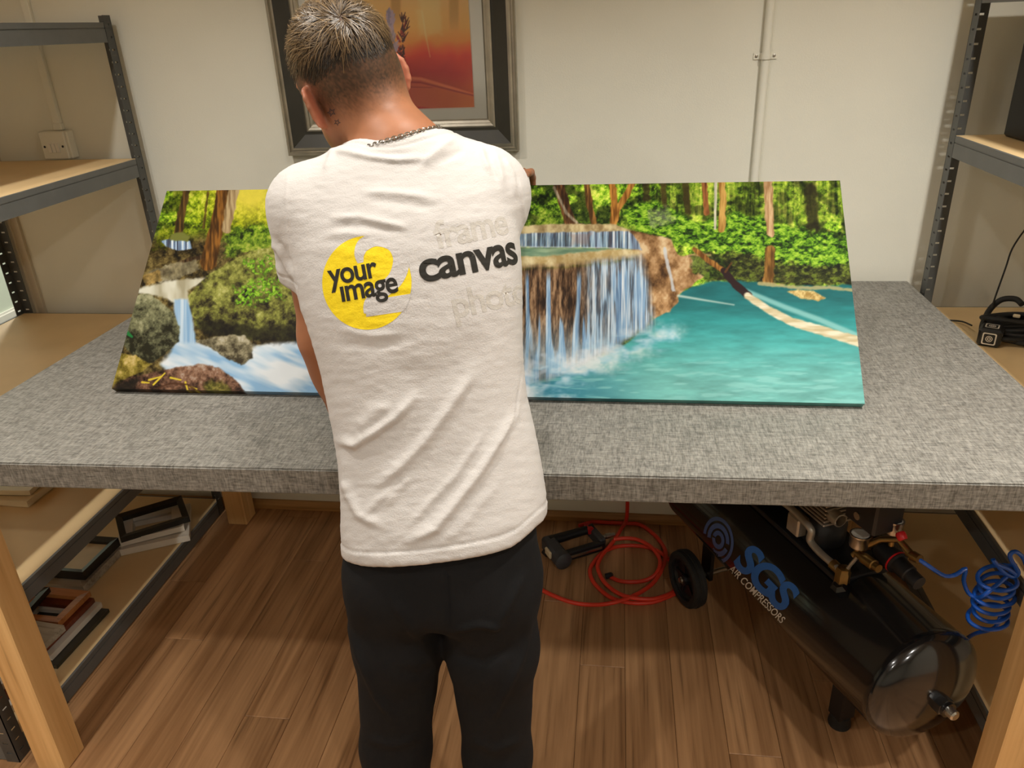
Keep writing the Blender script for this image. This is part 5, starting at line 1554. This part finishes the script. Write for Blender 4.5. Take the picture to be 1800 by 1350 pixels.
# ------------------------------------------------------------------ hoses and tools on the floor
def fz(px, py, z):
    r = pray(px, py); return CAM + r * ((z - CAM[2]) / r[2])
def fy(px, py, y):
    r = pray(px, py); return CAM + r * ((y - CAM[1]) / r[1])
HZ = 0.0072
A1 = [fy(1103, 855, 2.335), fy(1103, 885, 2.335)] + [fz(x, y, z) for x, y, z in ((1101, 910, .024), (1093, 928, .024), (1078, 952, .024), (1060, 974, .023), (1051, 992, .022), (1053, 1006, .022), (1064, 1025, .022), (1087, 1043, .022), (1113, 1051, .022), (1144, 1053, .020), (1167, 1048, .016), (1186, 1038, .010), (1192, 1020, HZ), (1186, 998, HZ), (1170, 978, HZ), (1146, 964, HZ),
      (1113, 959, HZ), (1084, 961, HZ), (1060, 971, HZ), (1044, 988, HZ), (1037, 1003, HZ), (1042, 1021, HZ), (1060, 1041, HZ), (1082, 1054, HZ), (1113, 1060, HZ), (1144, 1059, HZ), (1167, 1052, HZ), (1190, 1042, HZ))]
A2 = [fz(x, y, HZ) for x, y in ((1018, 924), (1042, 915), (1069, 911), (1100, 913), (1124, 922), (1147, 937), (1162, 954))] + [fz(x, y, 0.021) for x, y in ((1170, 970), (1167, 992), (1153, 1019), (1131, 1038), (1100, 1053), (1069, 1061))] + [fz(x, y, HZ) for x, y in ((1042, 1063), (1011, 1060), (980, 1050), (949, 1035), (920, 1015), (890, 985))]
A3 = [fz(x, y, z) for x, y, z in ((1079, 948, .03), (1100, 946, .034), (1122, 949, .034), (1144, 961, .034), (1158, 979, .034), (1160, 994, .034), (1152, 1010, .020), (1135, 1020, HZ), (1113, 1023, HZ), (1089, 1021, HZ), (1071, 1013, HZ))]
ho = thing('air_hose', 'red rubber air hose lying in loops on the floor under the table', 'hose', (0.05, 2.1, 0))
OFF = np.array([0.05, 2.1, 0])
for pts in (A1, A2, A3):
    pts = [np.array([p[0], min(p[1], WY - 0.027), p[2]]) for p in pts]
    MB().tube(catmull([tuple(np.asarray(p) - OFF) for p in pts], 6), 0.0068, 10).build('hose_loop', M['red_hose'], ho, smooth=True)
e0 = np.asarray(A3[-1]) - OFF
MB().lathe([(0.0095, -0.012), (0.0095, 0.008), (0.006, 0.012)], 14, Matrix.Translation(tuple(e0 + [0, 0, 0.003])) @ Matrix.Rotation(1.2, 4, 'Y')).build('end_fitting', M['black_plastic'], ho, smooth=True)
# nail gun
ng = thing('nail_gun', 'dark grey pneumatic nail gun lying on the floor beside the hose', 'tool', (-0.118, 2.185, 0.0), math.atan2(0.100, 0.171))
g = M['black_plastic']; gm = mat('charcoal_tool_body', rgb(62, 64, 68), 0.45, var=0.1, scale=40)
MB().tube([(-0.085, 0.038, 0.040), (-0.05, 0.040, 0.040), (0.05, 0.040, 0.040), (0.085, 0.038, 0.040)], [0.019, 0.017, 0.015, 0.018], 14).build('handle', g, ng, smooth=True)
MB().bbox((-0.075, -0.052, 0.006), (0.085, -0.028, 0.042), 0.004).build('magazine', g, ng)
MB().bbox((-0.055, -0.056, 0.020), (0.070, -0.0515, 0.030), 0.001).build('magazine_rail', M['steel'], ng)
MB().bbox((-0.108, -0.056, 0.003), (-0.062, 0.058, 0.056), 0.008).lathe([(0.030, 0), (0.030, 0.03), (0.022, 0.036)], 20, Matrix.Translation((-0.085, -0.045, 0.032)) @ Matrix.Rotation(math.pi / 2, 4, 'X')).build('head', gm, ng, smooth=True)
MB().bbox((0.068, -0.045, 0.006), (0.092, 0.055, 0.050), 0.005).build('end_cap', gm, ng)
MB().bbox((0.058, 0.020, 0.030), (0.080, 0.060, 0.056), 0.004).build('trigger_guard', M['red_plastic'], ng)
MB().bbox((-0.116, -0.030, 0.020), (-0.106, 0.010, 0.046), 0.003).build('nose_pad', M['cream'], ng)
MB().tube([(0.092, -0.010, 0.032), (0.106, -0.012, 0.032), (0.107, -0.012, 0.032), (0.125, -0.014, 0.032), (0.126, -0.014, 0.032), (0.140, -0.016, 0.032)], [0.007, 0.007, 0.0095, 0.0095, 0.0075, 0.0075], 10).build('hose_coupling', M['steel'], ng, smooth=True)
af = thing('hose_fitting', 'small black and brass hose fitting on the floor by the trouser leg', 'fitting', tuple(fz(961, 978, 0.0)), -0.9)
MB().cyl((-0.018, 0, 0.009), (0.004, 0, 0.009), 0.0088, 12).build('body', g, af, smooth=True)
MB().tube([(0.004, 0, 0.009), (0.018, 0, 0.008), (0.019, 0, 0.008), (0.026, 0, 0.008)], [0.005, 0.005, 0.0035, 0.003], 10).build('barb', M['brass'], af, smooth=True)
# blue coiled hose
bh = thing('coiled_hose', 'blue spring-coiled air hose hanging beside the pine table leg', 'hose', (0.80, 1.42, 0.40))
BO = np.array([0.80, 1.42, 0.40])
cc = [CN_ + CM.T @ np.array(c1), fy(1634, 996, 1.38), fy(1660, 1012, 1.40), fy(1680, 1010, 1.41), fy(1697, 1000, 1.40), fy(1694, 1020, 1.42), fy(1702, 1042, 1.43), fy(1718, 1050, 1.42), fy(1738, 1040, 1.40)]
top, bot = np.asarray(fy(1757, 1010, 1.425)), np.asarray(fy(1735, 1092, 1.43))
for k in range(6 * 14 + 1):
    t = k / (6 * 14); a = 2 * math.pi * t * 6 + 0.5
    c = top + (bot - top) * t
    rr = 0.036 + 0.004 * math.sin(a * 0.37 + 1)
    cc.append(c + np.array([rr * math.cos(a), 0.026 * math.sin(a) * (1 if True else 0), 0.010 * math.sin(a + 0.8)]))
cc += [fy(1752, 1100, 1.43), fy(1738, 1108, 1.44), fy(1716, 1113, 1.46), fy(1700, 1122, 1.49)]
MB().tube(catmull([tuple(np.asarray(p) - BO) for p in cc], 3), 0.0046, 10).build('coil', M['blue_hose'], bh, smooth=True)
c2 = [top + np.array([0.036, 0, 0.004])] + [fy(x, y, 1.42) for x, y in ((1784, 1008), (1772, 1000), (1752, 992), (1746, 984), (1762, 1004), (1780, 1014), (1790, 1006), (1778, 985), (1776, 974), (1786, 970), (1798, 980), (1806, 998), (1815, 1020))]
MB().tube(catmull([tuple(np.asarray(p) - BO) for p in c2], 6), 0.0046, 10).build('coil_tail', M['blue_hose'], bh, smooth=True)
# ------------------------------------------------------------------ sample frames on the left rack
def sample_frame(label, m, xy, z, w, d, bar, th, rz, tilt=(0, 0), backing=None):
    o = thing('picture_frame', label, 'picture frame', (xy[0], xy[1], z), rot=(tilt[0], tilt[1], rz), group='sample picture frames on the left rack')
    W, D = w / 2, d / 2
    for k, (a, b) in enumerate(((-W, W), (-D, D), (-W, W), (-D, D))):
        mb = MB()
        # mitred bar with a sloping inner face
        if k == 0: q = [(-W, -D), (W, -D), (W - bar, -D + bar), (-W + bar, -D + bar)]
        elif k == 1: q = [(W, -D), (W, D), (W - bar, D - bar), (W - bar, -D + bar)]
        elif k == 2: q = [(W, D), (-W, D), (-W + bar, D - bar), (W - bar, D - bar)]
        else: q = [(-W, D), (-W, -D), (-W + bar, -D + bar), (-W + bar, D - bar)]
        vs = [(x, y, 0.0) for x, y in q] + [(q[0][0], q[0][1], th), (q[1][0], q[1][1], th), (q[2][0], q[2][1], th * 0.8), (q[3][0], q[3][1], th * 0.8)]
        mb.add(vs, [(3, 2, 1, 0), (4, 5, 6, 7), (0, 1, 5, 4), (1, 2, 6, 5), (2, 3, 7, 6), (3, 0, 4, 7)])
        mb.build('frame_bar', m, o)
    if backing:
        MB().box((-W + bar * 0.8, -D + bar * 0.8, 0.001), (W - bar * 0.8, D - bar * 0.8, th * 0.45)).build('backing', backing, o)
    return o
Z5, Z4 = 0.0580, 0.4095
sample_frame('wide white moulded frame, lowest in the pile at the back of the bottom left shelf', M['white_frame'], (-1.613, 2.105), Z5, 0.235, 0.215, 0.045, 0.024, math.radians(27))
sample_frame('white moulded frame under the tilted black frame at the back of the bottom left shelf', M['white_frame'], (-1.622, 2.112), Z5 + 0.0245, 0.205, 0.185, 0.038, 0.020, math.radians(31))
sample_frame('black frame lying tilted on top of the white frames at the back', M['black_frame'], (-1.612, 2.104), Z5 + 0.047, 0.150, 0.225, 0.021, 0.022, math.radians(-52), (0.0, 0.05))
sample_frame('grey-washed frame under the deep black frame in the middle of the bottom left shelf', M['grey_wash'], (-1.757, 1.872), Z5, 0.195, 0.205, 0.05, 0.028, math.radians(-1))
sample_frame('deep black frame with pale backing in the middle of the bottom left shelf', M['black_frame'], (-1.757, 1.893), Z5 + 0.0285, 0.175, 0.185, 0.020, 0.032, math.radians(-2), backing=M['cream'])
sample_frame('dark brown frame at the bottom of the front pile on the bottom left shelf', M['dark_mould'], (-1.655, 1.580), Z5, 0.245, 0.235, 0.05, 0.012, math.radians(-2))
sample_frame('flat white frame in the front pile on the bottom left shelf', M['white_frame'], (-1.672, 1.592), Z5 + 0.0125, 0.230, 0.225, 0.045, 0.018, math.radians(-2))
sample_frame('mahogany red frame in the front pile on the bottom left shelf', M['red_wood'], (-1.690, 1.592), Z5 + 0.031, 0.225, 0.225, 0.040, 0.016, math.radians(-3))
sample_frame('orange-stained wooden frame on the front pile, next to the pine leg', M['orange_wood'], (-1.672, 1.642), Z5 + 0.0475, 0.165, 0.140, 0.026, 0.018, math.radians(-3))
sample_frame('pale grey-washed frame on the front pile, half hidden by the pine leg', M['grey_wash'], (-1.645, 1.500), Z5 + 0.0475, 0.145, 0.130, 0.045, 0.020, math.radians(-6))
sample_frame('narrow black frame standing behind the pine leg on the front pile', M['black_frame'], (-1.760, 1.600), Z5 + 0.066, 0.120, 0.180, 0.020, 0.018, math.radians(4))
sample_frame('cream frame on the second left shelf from the floor', M['cream'], (-1.835, 1.840), Z4, 0.25, 0.215, 0.05, 0.020, math.radians(-2))
sample_frame('cream frame on top of another cream frame on the second left shelf from the floor', M['cream'], (-1.850, 1.855), Z4 + 0.0205, 0.24, 0.20, 0.045, 0.016, math.radians(3))
sample_frame('white frame lying behind the front corner post of the left rack', M['white_frame'], (-1.655, 1.300), Z5, 0.20, 0.17, 0.045, 0.022, math.radians(4))
sample_frame('mahogany red frame on the white frame behind the front corner post of the left rack', M['red_wood'], (-1.665, 1.305), Z5 + 0.0225, 0.18, 0.15, 0.035, 0.018, math.radians(2))
sample_frame('white frame topmost in the pile behind the front corner post of the left rack', M['white_frame'], (-1.675, 1.300), Z5 + 0.041, 0.17, 0.16, 0.035, 0.020, math.radians(6))

# ------------------------------------------------------------------ right rack: power adapter, equipment case
ZR = 0.8661
pa = thing('power_adapter', 'black power adapter with its bundled cable on the right rack shelf beside the table', 'adapter', (0.945, 1.972, ZR), math.radians(-28))
bx = MB().bbox((-0.026, -0.028, 0.0), (0.026, 0.028, 0.046), 0.006).build('block', M['black_plastic'], pa)
def ring_print(parent, mtx):
    def rr(s, r, n=5):
        P = []
        for (cx, cy, a0) in ((s - r, s - r, 0), (-s + r, s - r, 90), (-s + r, -s + r, 180), (s - r, -s + r, 270)):
            for k in range(n + 1):
                a = math.radians(a0 + 90 * k / n); P.append((cx + r * math.cos(a), cy + r * math.sin(a)))
        return P
    o_, i_ = rr(0.0155, 0.004), rr(0.0125, 0.003); n = len(o_)
    mb = MB().add([mtx @ Vector((x, y, 0)) for x, y in o_ + i_], [(k, (k + 1) % n, n + (k + 1) % n, n + k) for k in range(n)])
    for (ra, rb) in ((0.0080, 0.0062), (0.0042, 0.0022)):
        m_ = 20
        mb.add([mtx @ Vector((q * math.cos(2 * math.pi * k / m_), q * math.sin(2 * math.pi * k / m_), 0)) for q in (ra, rb) for k in range(m_)],
               [(k, (k + 1) % m_, m_ + (k + 1) % m_, m_ + k) for k in range(m_)])
    mb.build('symbol_print', M['white_frame'], parent)
ring_print(bx, Matrix.Translation((0, -0.0284, 0.022)) @ Matrix.Rotation(math.pi / 2, 4, 'X'))
ring_print(bx, Matrix.Translation((0.0264, 0, 0.022)) @ Matrix.Rotation(math.pi / 2, 4, 'Z') @ Matrix.Rotation(math.pi / 2, 4, 'X'))
ring_print(bx, Matrix.Translation((0, 0.004, 0.0464)))
r3 = np.random.default_rng(3)
for k in range(7):
    mb = MB(); pts = []
    cx, cy = 0.045 + 0.012 * r3.normal(), 0.062 + 0.008 * r3.normal()
    ra, rb = 0.058 + 0.010 * r3.random(), 0.026 + 0.010 * r3.random()
    th = math.radians(20 + 14 * r3.normal())
    for i in range(20):
        a = 2 * math.pi * i / 20
        x, y = ra * math.cos(a), rb * math.sin(a)
        pts.append((cx + x * math.cos(th) - y * math.sin(th), cy + x * math.sin(th) + y * math.cos(th), 0.010 + 0.0075 * k + 0.004 * math.sin(2 * a + k)))
    mb.tube(catmull(pts, 2, True), 0.0062, 8, closed=True).build('cable_loop', M['rubber'], pa, smooth=True)
MB().tube(catmull([(-0.022, 0.045, 0.012), (-0.026, 0.085, 0.020), (-0.020, 0.118, 0.050), (0.0, 0.130, 0.078), (0.03, 0.128, 0.086), (0.048, 0.110, 0.080)], 6), 0.0075, 10).build('thick_cable', M['rubber'], pa, smooth=True)
MB().bbox((0.066, 0.048, 0.052), (0.084, 0.064, 0.068), 0.004).build('blue_plug', mat('blue_violet_plastic', rgb(74, 92, 190), 0.35), pa)
MB().bbox((0.036, 0.058, 0.058), (0.052, 0.068, 0.066), 0.002).build('cable_tag', M['cream'], pa)
PAi = Matrix.Rotation(math.radians(28), 4, 'Z')
def pal(p): return tuple(PAi @ (Vector(p) - Vector((0.945, 1.972, ZR))))
MB().tube(catmull([pal(fz(1743, 541, ZR + 0.078)), pal(fy(1752, 515, 2.14)), pal(fy(1768, 470, 2.17)), pal(fy(1780, 436, 2.2)), pal(fy(1806, 398, 2.22)), pal(fy(1830, 372, 2.22))], 6), 0.0022, 8).build('lead', M['rubber'], pa, smooth=True)
MB().tube(catmull([pal(fz(1708, 572, ZR + 0.02)), pal(fz(1694, 566, ZR + 0.012)), pal(fz(1682, 564, ZR + 0.006)), pal(fz(1668, 563, ZR + 0.003))], 5), 0.0022, 8).build('short_lead', M['rubber'], pa, smooth=True)
case = thing('equipment_case', 'tall black equipment case standing on the right rack upper shelf', 'case', (1.115, 2.135, 1.3420))
MB().bbox((-0.135, -0.055, 0.0), (0.135, 0.085, 0.30), 0.006).build('body', M['black_plastic'], case)
MB().bbox((-0.125, -0.060, 0.012), (0.125, -0.0545, 0.288), 0.003).build('front_panel', M['black_gloss'], case)
